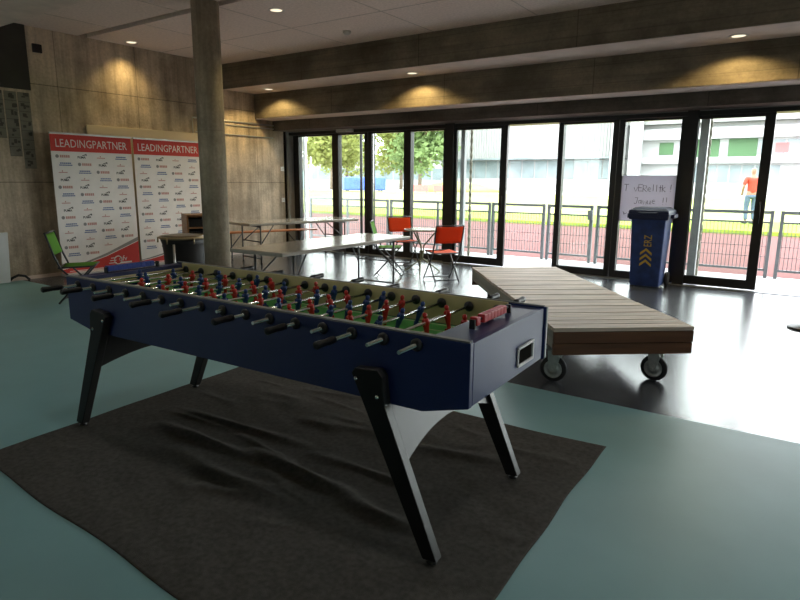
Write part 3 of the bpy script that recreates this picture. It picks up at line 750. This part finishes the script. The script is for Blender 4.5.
# ------------------------------------------------------------------ wheelie bin
BN = thing('wheelie_bin', 'tall dark blue wheelie bin with yellow chevrons in front of the windows', 'rubbish bin', (-1.97, 9.18, 0), .02)
def frustum(mb, w0, d0, w1, d1, z0, z1, yo=0):
    a = [(-w0/2, -d0/2, z0), (w0/2, -d0/2, z0), (w0/2, d0/2, z0), (-w0/2, d0/2, z0)]; c = [(-w1/2, -d1/2+yo, z1), (w1/2, -d1/2+yo, z1), (w1/2, d1/2+yo, z1), (-w1/2, d1/2+yo, z1)]
    va = [mb.bm.verts.new(p) for p in a]; vb = [mb.bm.verts.new(p) for p in c]
    fs = [mb.bm.faces.new(va[::-1]), mb.bm.faces.new(vb)]
    for i in range(4): fs.append(mb.bm.faces.new((va[i], va[(i+1) % 4], vb[(i+1) % 4], vb[i])))
    mb._tag(fs)
b = MB(); frustum(b, .40, .38, .46, .50, .03, .96); b.build('bin_body', 'bin', BN, .02)
b = MB(); frustum(b, .52, .56, .54, .58, .92, 1.00); b.build('collar', 'bin_lid', BN, .012)
b = MB(); frustum(b, .54, .58, .52, .56, 1.0, 1.045); frustum(b, .50, .52, .40, .40, 1.045, 1.075); b.bx(-.13, .13, -.33, -.27, .985, 1.02); b.build('lid', 'bin_lid', BN, .01)
b = MB(); b.tube([(-.28, .33, .98), (.28, .33, .98)], .018, 10); b.bx(-.22, -.18, .27, .33, .95, .99); b.bx(.18, .22, .27, .33, .95, .99); b.bx(-.31, -.26, -.15, .1, .93, .99); b.bx(.26, .31, -.1, .2, .94, .985); b.build('handle_bar', 'bin_lid', BN, .005); BN.scale = (1, 1, 1.07)
for s in (-1, 1):
    b = MB(); b.lathe([(.06, -.022), (.10, -.022), (.10, .022), (.06, .022)], (s*.235, .20, .10), 24, axis='X'); b.build('wheel', 'rubber', BN)
b = MB(); b.tube([(-.22, .2, .10), (.22, .2, .10)], .01, 8); b.build('axle', 'zinc', BN)
b = MB()
def fy(z): return -.19-.06*(z-.03)/.93-.003
sl = Vector((0, -.06/.93, 1)).normalized()
for k in range(3):
    z = .30+k*.075
    b.prism([(-.078, 0), (0, .062), (.078, 0), (.078, .034), (0, .096), (-.078, .034)], (0, fy(z)+.001, z), (1, 0, 0), sl, (0, -.003, 0))
b.build('chevrons', 'yellow', BN); b = MB()
text_mb(b, 'ERZ', .15, .10, (.066, fy(.57)-.003, .57), (0, -.0645, 1), (-1, 0, 0))
b.build('lettering', 'yellow', BN)

# sheet of paper on the pane behind bin
SG = thing('paper_sign', 'large white paper with handwriting stuck on the window behind the blue bin', 'sign', (-2.19, 9.785, .90), 0)
MB().bx(-.40, .40, -.0015, .0015, 0, .70).build('sheet', 'sign_paper', SG)
def strokes(mb, segs, ox, oz, s):
    for pl in segs: mb.tube([(ox+p[0]*s, -.003, oz+p[1]*s) for p in pl], 0.004, 4)
LET = {'T': [[(0, 1), (.7, 1)], [(.35, 1), (.3, 0)]], 'F': [[(.1, 0), (.1, 1), (.6, 1)], [(.1, .5), (.5, .55)]], 'v': [[(0, .6), (.25, 0), (.55, .65)]], 'E': [[(.55, 1), (0, 1), (0, 0), (.55, 0)], [(0, .5), (.45, .5)]],
       'R': [[(0, 0), (0, 1), (.5, .85), (.45, .55), (0, .5), (.55, 0)]], 'e': [[(0, .35), (.45, .4), (.3, .65), (.05, .5), (.05, .15), (.45, .05)]], 'i': [[(.1, 0), (.1, .6)], [(.1, .8), (.1, .86)]], 'l': [[(.15, 0), (.15, 1)]],
       'k': [[(0, 0), (0, 1)], [(.4, .7), (.02, .4), (.45, 0)]], '!': [[(.1, .3), (.12, 1.05)], [(.1, 0), (.1, .07)]], 'J': [[(.2, 1), (.6, 1), (.45, .1), (.2, 0), (.05, .15)]], 'a': [[(.45, .55), (.1, .5), (.05, .1), (.4, .1), (.45, .6), (.5, 0)]],
       'u': [[(0, .6), (.05, .05), (.4, .05), (.45, .6), (.5, 0)]], 'w': [[(0, .6), (.15, 0), (.35, .5), (.5, 0), (.7, .6)]], 't': [[(.2, 0), (.2, 1)], [(0, .65), (.45, .65)]]}
b = MB()
for txt, ox, oz, s in (('T  vERelltk !', -.36, .46, .10), ('Jawue  !!', -.20, .27, .095)):
    x = ox
    for ch in txt:
        if ch != ' ': strokes(b, LET[ch], x, oz+.006*math.sin(x*30), s)
        x += .042 if ch == ' ' else (.066 if ch not in 'il!t' else .048)
strokes(b, [[(0, .5), (.3, .1), (.6, .3)], [(.1, .3), (.2, .0)]], -.35, .1, .1)
b.build('handwriting', 'pencil', SG)

# ------------------------------------------------------------------ long tables and bench
def folding_table(name, label, loc, rz, L, W, z):
    t = thing(name, label, 'table', loc, rz, 'long white folding tables')
    b = MB(); b.bx(-W/2, W/2, -L/2, L/2, z-.045, z); b.build('tabletop', 'tab_white', t, .012)
    for s in (-1, 1):
        y = s*(L/2-.28); f = bpy.data.objects.new('leg_frame', None)
        b = MB()
        for sx in (-1, 1):
            x = sx*(W/2-.10)
            b.tube([(x, y, z-.045), (x, y, .012)], .014, 8)
            b.tube([(x, y-s*.02, .38), (x*.6, y-s*.36, z-.05)], .010, 8)
        b.tube([(-W/2+.10, y, .10), (W/2-.10, y, .10)], .012, 8); b.tube([(-W/2+.10, y, z-.07), (W/2-.10, y, z-.07)], .012, 8); b.tube([(-W/2+.10, y, .40), (W/2-.10, y, .40)], .009, 8)
        lf = b.build('leg_frame', 'tab_edge', t)
        b = MB()
        for sx in (-1, 1): b.lathe([(.018, 0), (.018, .03)], (sx*(W/2-.10), y, 0), 10)
        b.build('foot_cap', 'rubber', lf)
    return t
folding_table('folding_table', 'long white folding table nearest the foosball table', (-5.02, 5.70, 0), .03, 2.54, .80, .74)
folding_table('folding_table', 'long white folding table farther back, before the leftmost windows', (-8.24, 8.36, 0), -.20, 2.46, .84, .74)
BC = thing('bench', 'narrow orange wooden bench beyond the back folding table', 'bench', (-9.02, 8.30, 0), -.36)
b = MB(); b.bx(-.125, .125, -1.1, 1.1, .475, .50); b.build('seat_board', 'bench_wood', BC, .005)
for s in (-1, 1):
    y = s*.72; b = MB()
    for sx in (-1, 1): b.tube([(sx*.09, y, .475), (sx*.11, y, .008)], .014, 8)
    b.tube([(-.105, y, .14), (.105, y, .14)], .010, 8); b.tube([(0, y-s*.01, .18), (0, y-s*.26, .47)], .010, 8)
    b.build('leg_frame', 'tab_edge', BC)

# ------------------------------------------------------------------ bistro folding chairs & table
def folding_chair(label, fab, loc, rz):
    """faces local +Y"""
    t = thing('folding_chair', label, 'chair', loc, rz, 'folding metal garden chairs with fabric seats')
    w = .215
    for s in (-1, 1):
        x = s*w
        b = MB(); b.tube([(x, -.27, .86), (x, -.20, .60), (x, -.14, .44), (x, .24, .012)], .0115, 8); b.build('back_leg', 'chair_steel', t)   # backrest upright running to front foot
        x2 = s*(w-.028)
        b = MB(); b.tube([(x2, .20, .455), (x2, -.20, .012)], .0115, 8); b.build('front_leg', 'chair_steel', t)
    b = MB(); b.tube([(-w, .21, .045), (w, .21, .045)], .009, 8); b.tube([(-w+.028, -.17, .045), (w-.028, -.17, .045)], .009, 8); b.tube([(-w, -.272, .858), (w, -.272, .858)], .010, 8); b.build('cross_bar', 'chair_steel', t)
    b = MB(); b.tube([(-w+.02, .21, .455), (w-.02, .21, .455), (w-.02, -.17, .445), (-w+.02, -.17, .445)], .010, 8, close=True); b.build('seat_frame', 'chair_steel', t)
    def slung(p, nm, sag):
        b = MB(); n = 6; top = []
        for i in range(n+1):
            u = i/n; row = []
            for j in range(n+1):
                v = j/n
                q = Vector(p[0])*(1-u)*(1-v)+Vector(p[1])*u*(1-v)+Vector(p[2])*u*v+Vector(p[3])*(1-u)*v
                nrm = (Vector(p[1])-Vector(p[0])).cross(Vector(p[3])-Vector(p[0])).normalized()
                row.append(b.bm.verts.new(q-nrm*sag*math.sin(PI*u)))
            top.append(row)
        fs = []
        for i in range(n):
            for j in range(n): fs.append(b.bm.faces.new((top[i][j], top[i+1][j], top[i+1][j+1], top[i][j+1])))
        b._tag(fs, True)
        o = b.build(nm, fab, t); md = o.modifiers.new('thickness', 'SOLIDIFY'); md.thickness = .005; md.offset = 0
    slung([(-w+.008, -.268, .845), (w-.008, -.268, .845), (w-.008, -.197, .60), (-w+.008, -.197, .60)], 'backrest', .012)
    slung([(-w+.025, -.165, .452), (w-.025, -.165, .452), (w-.025, .205, .46), (-w+.025, .205, .46)], 'seat', .018)
    return t
def face(dx, dy): return math.atan2(dy, dx)-PI/2
folding_chair('orange fabric folding chair, front one, turned to the round bistro table', 'or_fab', (-4.59, 7.75, 0), face(-.80, .60))
folding_chair('orange fabric folding chair against the glass behind the bistro table', 'or_fab', (-5.98, 8.75, 0), face(.80, -.60))
folding_chair('green folding chair at the end of the long white table by the bistro table', 'gr_fab', (-5.62, 7.78, 0), face(.80, .45))
folding_chair('green folding chair standing alone before the left sponsor banner', 'gr_fab', (-7.41, 3.75, 0), face(.62, .78))
BT = thing('bistro_table', 'small round white bistro table between the orange chairs', 'table', (-5.30, 8.28, 0), 0)
b = MB(); b.lathe([(.29, .700), (.30, .703), (.30, .722), (.29, .726)], seg=36); b.build('tabletop', 'tab_white', BT)
for k in range(3):
    a = k*2*PI/3+.5
    b = MB(); b.tube([(.24*math.cos(a), .24*math.sin(a), .70), (.03*math.cos(a), .03*math.sin(a), .45), (.022*math.cos(a+1), .022*math.sin(a+1), .25), (.33*math.cos(a+2.6), .33*math.sin(a+2.6), .010)], .0125, 8); b.build('leg', 'olive', BT)
b = MB(); b.lathe([(.045, .34), (.045, .37)], seg=14, caps=False); b.build('leg_ring', 'olive', BT)

# ------------------------------------------------------------------ black tub, cabinet
TB = thing('drum_tub', 'wide black drum-like tub with brassy rim left of the column', 'tub', (-7.81, 5.57, 0), .6); TB.scale = (1, 1, .91)
b = MB(); b.lathe([(.27, .02), (.29, .04), (.30, .45), (.315, .60), (.345, .70)], seg=36); b.build('drum_body', 'tub_black', TB)
b = MB(); b.lathe([(.345, .685), (.36, .695), (.36, .718), (.345, .728), (.335, .715)], seg=40, caps=False); b.build('rim', 'brass', TB)
b = MB(); b.lathe([(.338, .722), (.25, .742), (.10, .755), (.005, .758)], seg=36); b.build('lid', 'dark_lid', TB)
for k in range(6):
    a = k*PI/3-1.9; b = MB()
    b.tube([(.372*math.cos(a), .372*math.sin(a), .71), (.375*math.cos(a), .375*math.sin(a), .62)], .013, 8); b.build('lug', 'brass', TB)
b = MB(); a = -1.62
b.tube([(.375*math.cos(a), .375*math.sin(a), .62), (.375*math.cos(a), .375*math.sin(a), .0)], .017, 10); b.build('stand_leg', 'alu', TB)
b = MB(); b.tube([(.375*math.cos(a), .375*math.sin(a), .36), (.33*math.cos(a+.25), .33*math.sin(a+.25), .2)], .008, 8); b.build('strut', 'alu', TB)
CB = thing('side_cabinet', 'brown wooden cabinet with open black shelves behind the black tub', 'cabinet', (-8.50, 6.40, 0), -.45)
b = MB(); b.bx(-.24, .24, -.26, -.235, .01, .90); b.bx(-.24, .24, .235, .26, .01, .90); b.bx(-.24, -.225, -.235, .235, .01, .90); b.bx(-.24, .24, -.26, .26, .90, .925); b.bx(-.22, .24, -.235, .235, .70, .72); b.bx(-.22, .24, -.235, .235, .45, .47); b.bx(-.22, .24, -.235, .235, .01, .05)
b.build('carcass', 'brown_wood', CB, .003)
for za, zb in ((.7202, .85), (.4702, .66)): MB().bx(-.2, .20, -.22, .22, za, zb).build('black_insert', 'black', CB)
b = MB(); b.box((0, 0, .045), (.16, .13, .09)); o = b.build('black_box', 'black', None, .006); o.location = (-8.44, 6.52, .9255); tag(o, 'small black box on top of the brown cabinet', 'box')

# round base of a stand at right edge
RB = thing('stand_base', 'round black base of a stand at the right picture edge', 'stand', (.02, 7.47, 0), 0)
b = MB(); b.lathe([(.17, 0), (.175, .01), (.16, .022), (.04, .034), (.03, .05)], seg=36); b.build('base_plate', 'black', RB)
b = MB(); b.tube([(0, 0, .04), (0, 0, .95)], .025, 12); b.lathe([(.03, .95), (.035, .97), (.02, .99)], seg=14); b.build('pole', 'galv', RB)

# ------------------------------------------------------------------ outside: ground
struct(MB().bx(-200, 160, 9.95, 11.45, -.25, -.01), 'floor_terrace', 'pave', 'pale concrete strip outside the doors')
struct(MB().bx(-200, 160, 11.45, 20.6, -.25, -.015), 'floor_track', 'track', 'red running track outside')
struct(MB().bx(-200, 160, 20.6, 26, -.25, .1), 'floor_grass', 'grass_edge', 'lime green grass strip along the running track')
struct(MB().bx(-200, 160, 26, 62, -.25, .1), 'floor_field', 'field', 'mown sports field with glare put into its pale colour')
struct(MB().bx(-200, 160, 62, 68, -.25, -.018), 'floor_track_far', 'track', 'far side of the red running track')
struct(MB().bx(-300, 260, 68, 260, -.25, -.022), 'floor_far', 'plaza', 'pale ground beyond the track')

# railing panels
def railing(x0, x1, label):
    L = x1-x0
    t = thing('railing_panel', label, 'railing', (x0, 11.3, 0), 0, 'grey mesh railing along the running track')
    for x in (.02, L-.02):
        MB().bx(x-.025, x+.025, -.025, .025, -.01, 1.07).build('post', 'rail_paint', t)
    b = MB(); b.bx(.045, L-.045, -.024, .024, 1.015, 1.065); b.bx(.04, L-.04, -.015, .015, .865, .895); b.bx(.04, L-.04, -.015, .015, .10, .135); b.build('rails', 'rail_paint', t)
    b = MB(); n = int(L/.055)
    for k in range(1, n): b.bx(k*L/n-.0042, k*L/n+.0042, -.004, .004, .135, .865)
    for z in (.33, .50, .68): b.bx(.04, L-.04, -.004, .004, z-.004, z+.004)
    b.build('mesh_infill', 'rail_paint', t)
    if L > 2.4: MB().bx(L/2-.02, L/2+.02, -.02, .02, -.01, 1.02).build('middle_post', 'rail_paint', t)
railing(-10.6, -8.16, 'grey mesh railing panel farthest left, outside the first two windows')
railing(-8.10, -5.57, 'grey mesh railing panel behind the orange chairs')
railing(-5.53, -4.40, 'grey mesh railing panel outside the left sliding door')
railing(-4.34, -3.47, 'narrow grey mesh gate panel outside the open doorway')
railing(-3.39, -.60, 'grey mesh railing panel behind the blue bin')
railing(-.50, 1.9, 'grey mesh railing panel at the right edge')
b = MB(); b.bx(-.055, .03, -.03, .031, .80, .98); o = b.build('gate_lock', 'rail_paint', None, .005); o.location = (-3.49, 11.249, 0); tag(o, 'grey lock box on the mesh gate', 'lock')

# ------------------------------------------------------------------ person on the field
PX, PY = -2.03, 24.3
def skin_body(name, chain, edges, m, parent=None, sub=2):
    me = bpy.data.meshes.new(name); me.from_pydata([c[:3] for c in chain], edges, []); me.update(); me.materials.append(M[m])
    o = bpy.data.objects.new(name, me); COL.objects.link(o)
    if parent: o.parent = parent
    sk = o.modifiers.new('skin', 'SKIN'); sk.use_smooth_shade = True
    d = me.skin_vertices[0].data if me.skin_vertices else None
    if d is None:
        return o
    for i, c in enumerate(chain):
        d[i].radius = (c[3], c[4] if len(c) > 4 else c[3]); d[i].use_root = (i == 0)
    s = o.modifiers.new('subsurf', 'SUBSURF'); s.levels = sub; s.render_levels = sub
    return o
def ensure_skin(me):
    pass
PR = thing('person', 'person in orange vest and jeans walking on the field beyond the railing', 'person', (PX, PY, .1), .5); PR.scale = (1.1, 1.1, 1.1)
import bmesh as _b
def skin_obj(name, pts, edges, m, parent):
    bm = bmesh.new(); lay = bm.verts.layers.skin.verify()
    vs = [bm.verts.new(p[:3]) for p in pts]
    for i, (v, p) in enumerate(zip(vs, pts)):
        v[lay].radius = (p[3], p[4] if len(p) > 4 else p[3]); v[lay].use_root = (i == 0)
    for a, c in edges: bm.edges.new((vs[a], vs[c]))
    me = bpy.data.meshes.new(name); bm.to_mesh(me); bm.free(); me.materials.append(M[m])
    o = bpy.data.objects.new(name, me); COL.objects.link(o); o.parent = parent
    sk = o.modifiers.new('skin', 'SKIN'); sk.use_smooth_shade = True
    s = o.modifiers.new('subsurf', 'SUBSURF'); s.levels = 2; s.render_levels = 2
    return o
# seen from behind, arms slightly bent; local +Y = facing away
body = [(0, 0, .95, .13, .09), (0, 0, 1.12, .12, .085), (0, .0, 1.32, .14, .095), (0, 0, 1.46, .07, .06), (0, .01, 1.53, .05), (0, .02, 1.62, .085, .095), (0, .02, 1.73, .06, .07),
        (-.19, 0, 1.42, .055), (-.27, -.03, 1.16, .042), (-.24, .10, .95, .032), (-.23, .15, .88, .035),
        (.19, 0, 1.42, .055), (.25, -.02, 1.16, .042), (.24, .08, .93, .032), (.23, .12, .86, .035),
        (-.10, 0, .86, .085), (-.11, .04, .48, .055), (-.11, -.02, .09, .038), (-.11, .10, .035, .035),
        (.10, 0, .86, .085), (.11, .02, .48, .055), (.11, -.06, .09, .038), (.11, .06, .035, .035)]
be = [(0, 1), (1, 2), (2, 3), (3, 4), (4, 5), (5, 6), (2, 7), (7, 8), (8, 9), (9, 10), (2, 11), (11, 12), (12, 13), (13, 14), (0, 15), (15, 16), (16, 17), (17, 18), (0, 19), (19, 20), (20, 21), (21, 22)]
pb = skin_obj('body', body, be, 'skin', PR)
skin_obj('vest', [(0, 0, .90, .165, .115), (0, 0, 1.12, .155, .11), (0, 0, 1.30, .175, .12), (0, 0, 1.45, .09, .075), (-.20, 0, 1.42, .075), (-.265, -.03, 1.19, .062), (.20, 0, 1.42, .075), (.25, -.02, 1.19, .062)], [(0, 1), (1, 2), (2, 3), (2, 4), (4, 5), (2, 6), (6, 7)], 'vest', PR)
skin_obj('jeans', [(0, 0, .93, .14, .105), (-.10, 0, .84, .10), (-.11, .04, .48, .075), (-.11, -.02, .10, .06), (.10, 0, .84, .10), (.11, .02, .48, .075), (.11, -.06, .10, .06)], [(0, 1), (1, 2), (2, 3), (0, 4), (4, 5), (5, 6)], 'jeans', PR)
skin_obj('hair', [(0, -.005, 1.66, .088, .085), (0, .0, 1.735, .07, .07)], [(0, 1)], 'hair', PR)
for s, yo in ((-1, 0), (1, -.04)):
    b = MB(); b.box((s*.11, .05+yo, .045), (.095, .27, .09)); o = b.build('shoe', 'shoe', PR, .03)

# ------------------------------------------------------------------ trees
def tree(loc, h, r, label, leafm, seed, cb=.38):
    rnd = random.Random(seed)
    t = thing('tree', label, 'tree', loc, 0, 'trees along the far side of the track')
    b = MB(); b.tube([(0, 0, 0), (.1, 0, h*.3), (0, .1, h*.55), (0, 0, h*.8)], [.32, .25, .18, .06], 10)
    for k in range(7):
        a = k*2.4; z = h*(.36+.05*k)
        b.tube([(.05, 0, z), (r*.5*math.cos(a), r*.5*math.sin(a), z+h*.12), (r*.8*math.cos(a), r*.8*math.sin(a), z+h*.17)], [.12, .07, .03], 6)
    b.build('trunk', 'bark', t)
    bm = bmesh.new()
    cl_ = lambda: max(-.52*r, min(.52*r, rnd.gauss(0, r*.38)))
    blobs = [(Vector((cl_(), cl_(), h*(cb+.12)+rnd.random()*h*(.8-cb))), rnd.uniform(.25, .45)*r) for _ in range(34)]
    for c, br in blobs:
        for _ in range(120):
            d = Vector((rnd.gauss(0, 1), rnd.gauss(0, 1), rnd.gauss(0, 1))).normalized()*br*rnd.uniform(.55, 1.05)
            p = c+d; s = rnd.uniform(.28, .52)
            u = Vector((rnd.gauss(0, 1), rnd.gauss(0, 1), rnd.gauss(0, .6))).normalized(); v = u.cross(Vector((rnd.gauss(0, 1), rnd.gauss(0, 1), rnd.gauss(0, 1)))).normalized()
            bm.faces.new([bm.verts.new(p+u*s), bm.verts.new(p+v*s*.6), bm.verts.new(p-u*s), bm.verts.new(p-v*s*.6)])
    me = bpy.data.meshes.new('crown'); bm.to_mesh(me); bm.free(); me.materials.append(M[leafm])
    o = bpy.data.objects.new('crown', me); COL.objects.link(o); o.parent = t
tree((-80, 78, 0), 12, 5.6, 'yellow-green tree at far left of the leftmost window', 'leaf', 21, .20)
tree((-76.5, 92, 0), 12, 5.8, 'yellow-green tree behind the first window post', 'leaf', 22, .22)
tree((-65.5, 75, 0), 12, 5.6, 'yellow-green tree above the blue tarpaulin', 'leaf', 23, .22)
tree((-59.5, 86, 0), 12.5, 5.8, 'green tree seen through the third window', 'leaf', 24, .24)
tree((-50.5, 78, 0), 12, 5.8, 'darker green tree seen through the fourth window', 'leaf2', 25, .24)

# blue tarpaulin-covered crash mat, boards, aqua net
BM = thing('covered_crash_mat', 'long blue tarpaulin-covered mat beside the far track', 'crash mat', (-47.6, 60.6, .1), .82)
b = MB(); b.bx(-2.6, 2.6, -1.2, 1.2, .15, 1.75); b.build('cover', 'bmat', BM, .15)
for x in (-2.1, 2.1):
    for y in (-.9, .9): MB().bx(x-.08, x+.08, y-.08, y+.08, 0, .2).build('foot', 'frame', BM)
for i, (x, y, rz, lab) in enumerate(((-41.6, 63.5, .6, 'red advertising board right of the blue mat'), (-38.6, 65.5, .6, 'red board farther right, by the grassy mound'))):
    t = thing('advert_board', lab, 'board', (x, y, 0), rz, 'red boards by the far track')
    MB().bx(-1.5, 1.5, -.04, .04, .15, .95).build('panel', 'red_board', t)
    MB().bx(-1.3, -1.2, -.2, .2, 0, .15).build('foot', 'frame', t); MB().bx(1.2, 1.3, -.2, .2, 0, .15).build('foot', 'frame', t)
md = MB(); md.lathe([(4.5, -.03), (3.5, .5), (2.0, 1.1), (.3, 1.4)], (0, 0, 0), 24)
o = md.build('grass_mound', 'field'); o.location = (-42, 74, 0); o.scale = (1.6, 1, 1); tag(o, 'low grassy mound at the far side of the track', 'mound')
NT = thing('net_cage', 'aqua netting on poles at the far left of the field', 'net', (-54.5, 56.5, .1), .8)
for x in (-1.3, 1.3): MB().tube([(x, 0, 0), (x, 0, 4.2)], .08, 8).build('pole', 'white_paint', NT)
b = MB(); b.bx(-1.25, 1.25, -.02, .02, .2, 2.4); b.build('netting', 'aqua', NT)

# ------------------------------------------------------------------ buildings
def window_grid(parent, x0, x1, z0, z1, nx, nz, y, m='fac_glass', gap=.25):
    for i in range(nx):
        for k in range(nz):
            w = (x1-x0)/nx; h = (z1-z0)/nz
            MB().bx(x0+i*w+gap/2, x0+(i+1)*w-gap/2, y-.06, y, z0+k*h+gap/2, z0+(k+1)*h-gap/2).build('window', m, parent)
A = thing('stadium_building', 'wide pale grey stadium building with a glazed band across the field', 'building', (0, 100, 0), 0)
b = MB(); b.bx(-60, -27.5, .1, 14, 0, 1.9); b.build('base_wall', 'facade_white', A)
b = MB(); b.bx(-60, -27.5, .4, 14, 1.9, 5.2); b.build('upper_wall', 'facade', A)
b = MB(); b.bx(-60, -27.5, -1.2, 14, 5.4, 17)
b.build('cladding', 'facade', A)
b = MB()
for k in range(66): b.bx(-60+k*.49, -60+k*.49+.14, -1.32, -1.2, 5.4, 17)
b.build('cladding_ribs', 'facade', A)
b = MB(); b.bx(-60, -27.5, -1.4, .4, 5.15, 5.4); b.build('canopy_edge', 'fac_glass', A)
window_grid(A, -60, -27.5, 1.9, 5.1, 14, 1, .4)
B = thing('club_building', 'white club building with green panels and red accents across the field', 'building', (0, 100, 0), 0)
b = MB(); b.bx(-24, 14, .5, 12, 0, 10); b.build('wall', 'facade_white', B)
b = MB(); b.bx(-24, 14, -1.0, .5, 7.75, 9.3); b.build('white_band', 'facade_white', B); b = MB(); b.bx(-24, 14, -1.0, .5, 4.25, 5.15); b.build('white_band', 'facade_white', B)
b = MB(); b.bx(-26, 16, -1.5, 12, 10, 16); b.build('roof_storey', 'facade', B)
b = MB(); b.bx(-18.3, -13.2, .38, .5, 5.2, 7.7); b.build('green_panel', 'fac_green', B); b = MB(); b.bx(-12.0, -8.4, .38, .5, 5.2, 7.7); b.build('green_panel', 'fac_green', B)
b = MB(); b.bx(-21.4, -19.4, .38, .5, 5.6, 7.4); b.build('green_panel', 'fac_green', B)
window_grid(B, -13.2, -12.0, 5.3, 7.7, 1, 1, .5, 'facade_white', .1)
window_grid(B, -8.4, -1.5, 5.3, 7.6, 4, 1, .5)
window_grid(B, -18, -5.2, 1.4, 4.1, 8, 1, .5)
b = MB(); b.bx(-6.2, -4.6, .36, .5, 5.7, 7.0); b.build('red_panel', 'fac_red', B); b = MB(); b.bx(-2.2, .5, .3, .5, 1.2, 7.2); b.build('red_panel', 'fac_red', B)
for i, x in enumerate((-27.0, -24.2)):
    b = MB(); b.bx(-.85, .85, -.5, .5, 0, 15); o = b.build('white_pillar', 'facade_white'); o.location = (x, 97.5, 0)
    tag(o, ('tall white pillar left of the club building', 'tall white pillar at the corner of the club building')[i], 'pillar', 'white pillars across the field')
Cc = thing('white_hall', 'low white hall behind the trees', 'building', (-75, 130, 0), .5)
b = MB(); b.bx(-40, 40, 0, 10, 0, 6.5); b.build('wall', 'facade_white', Cc)
window_grid(Cc, -38, 38, 1.5, 4.5, 16, 1, 0)
b = MB(); b.bx(-41, 41, -1, 11, 6.5, 7.0); b.build('roof', 'facade', Cc)

# ------------------------------------------------------------------ light
w = bpy.data.worlds.new('world'); SC.world = w; w.use_nodes = True; nt = w.node_tree
bg = nt.nodes['Background']; bg.inputs['Color'].default_value = (.93, .97, 1., 1); bg.inputs['Strength'].default_value = 8.5
def portal(loc, rot, sx, sy):
    l = bpy.data.lights.new('daylight_portal', 'AREA'); l.shape = 'RECTANGLE'; l.size = sx; l.size_y = sy; l.cycles.is_portal = True
    o = bpy.data.objects.new('daylight_portal', l); COL.objects.link(o); o.location = loc; o.rotation_euler = rot
for p in FILL_WINS: portal(((p[0]+p[1])/2, YB-.15, 1.8), (PI/2, 0, 0), 1.2, 1.8)
portal((-.3, 9.97, 1.22), (-PI/2, 0, 0), 18.6, 2.45)

SC.view_settings.view_transform = 'Standard'; SC.view_settings.look = 'None'; SC.view_settings.gamma = 1; SC.view_settings.use_curve_mapping = False
SC.view_settings.exposure = 0.30
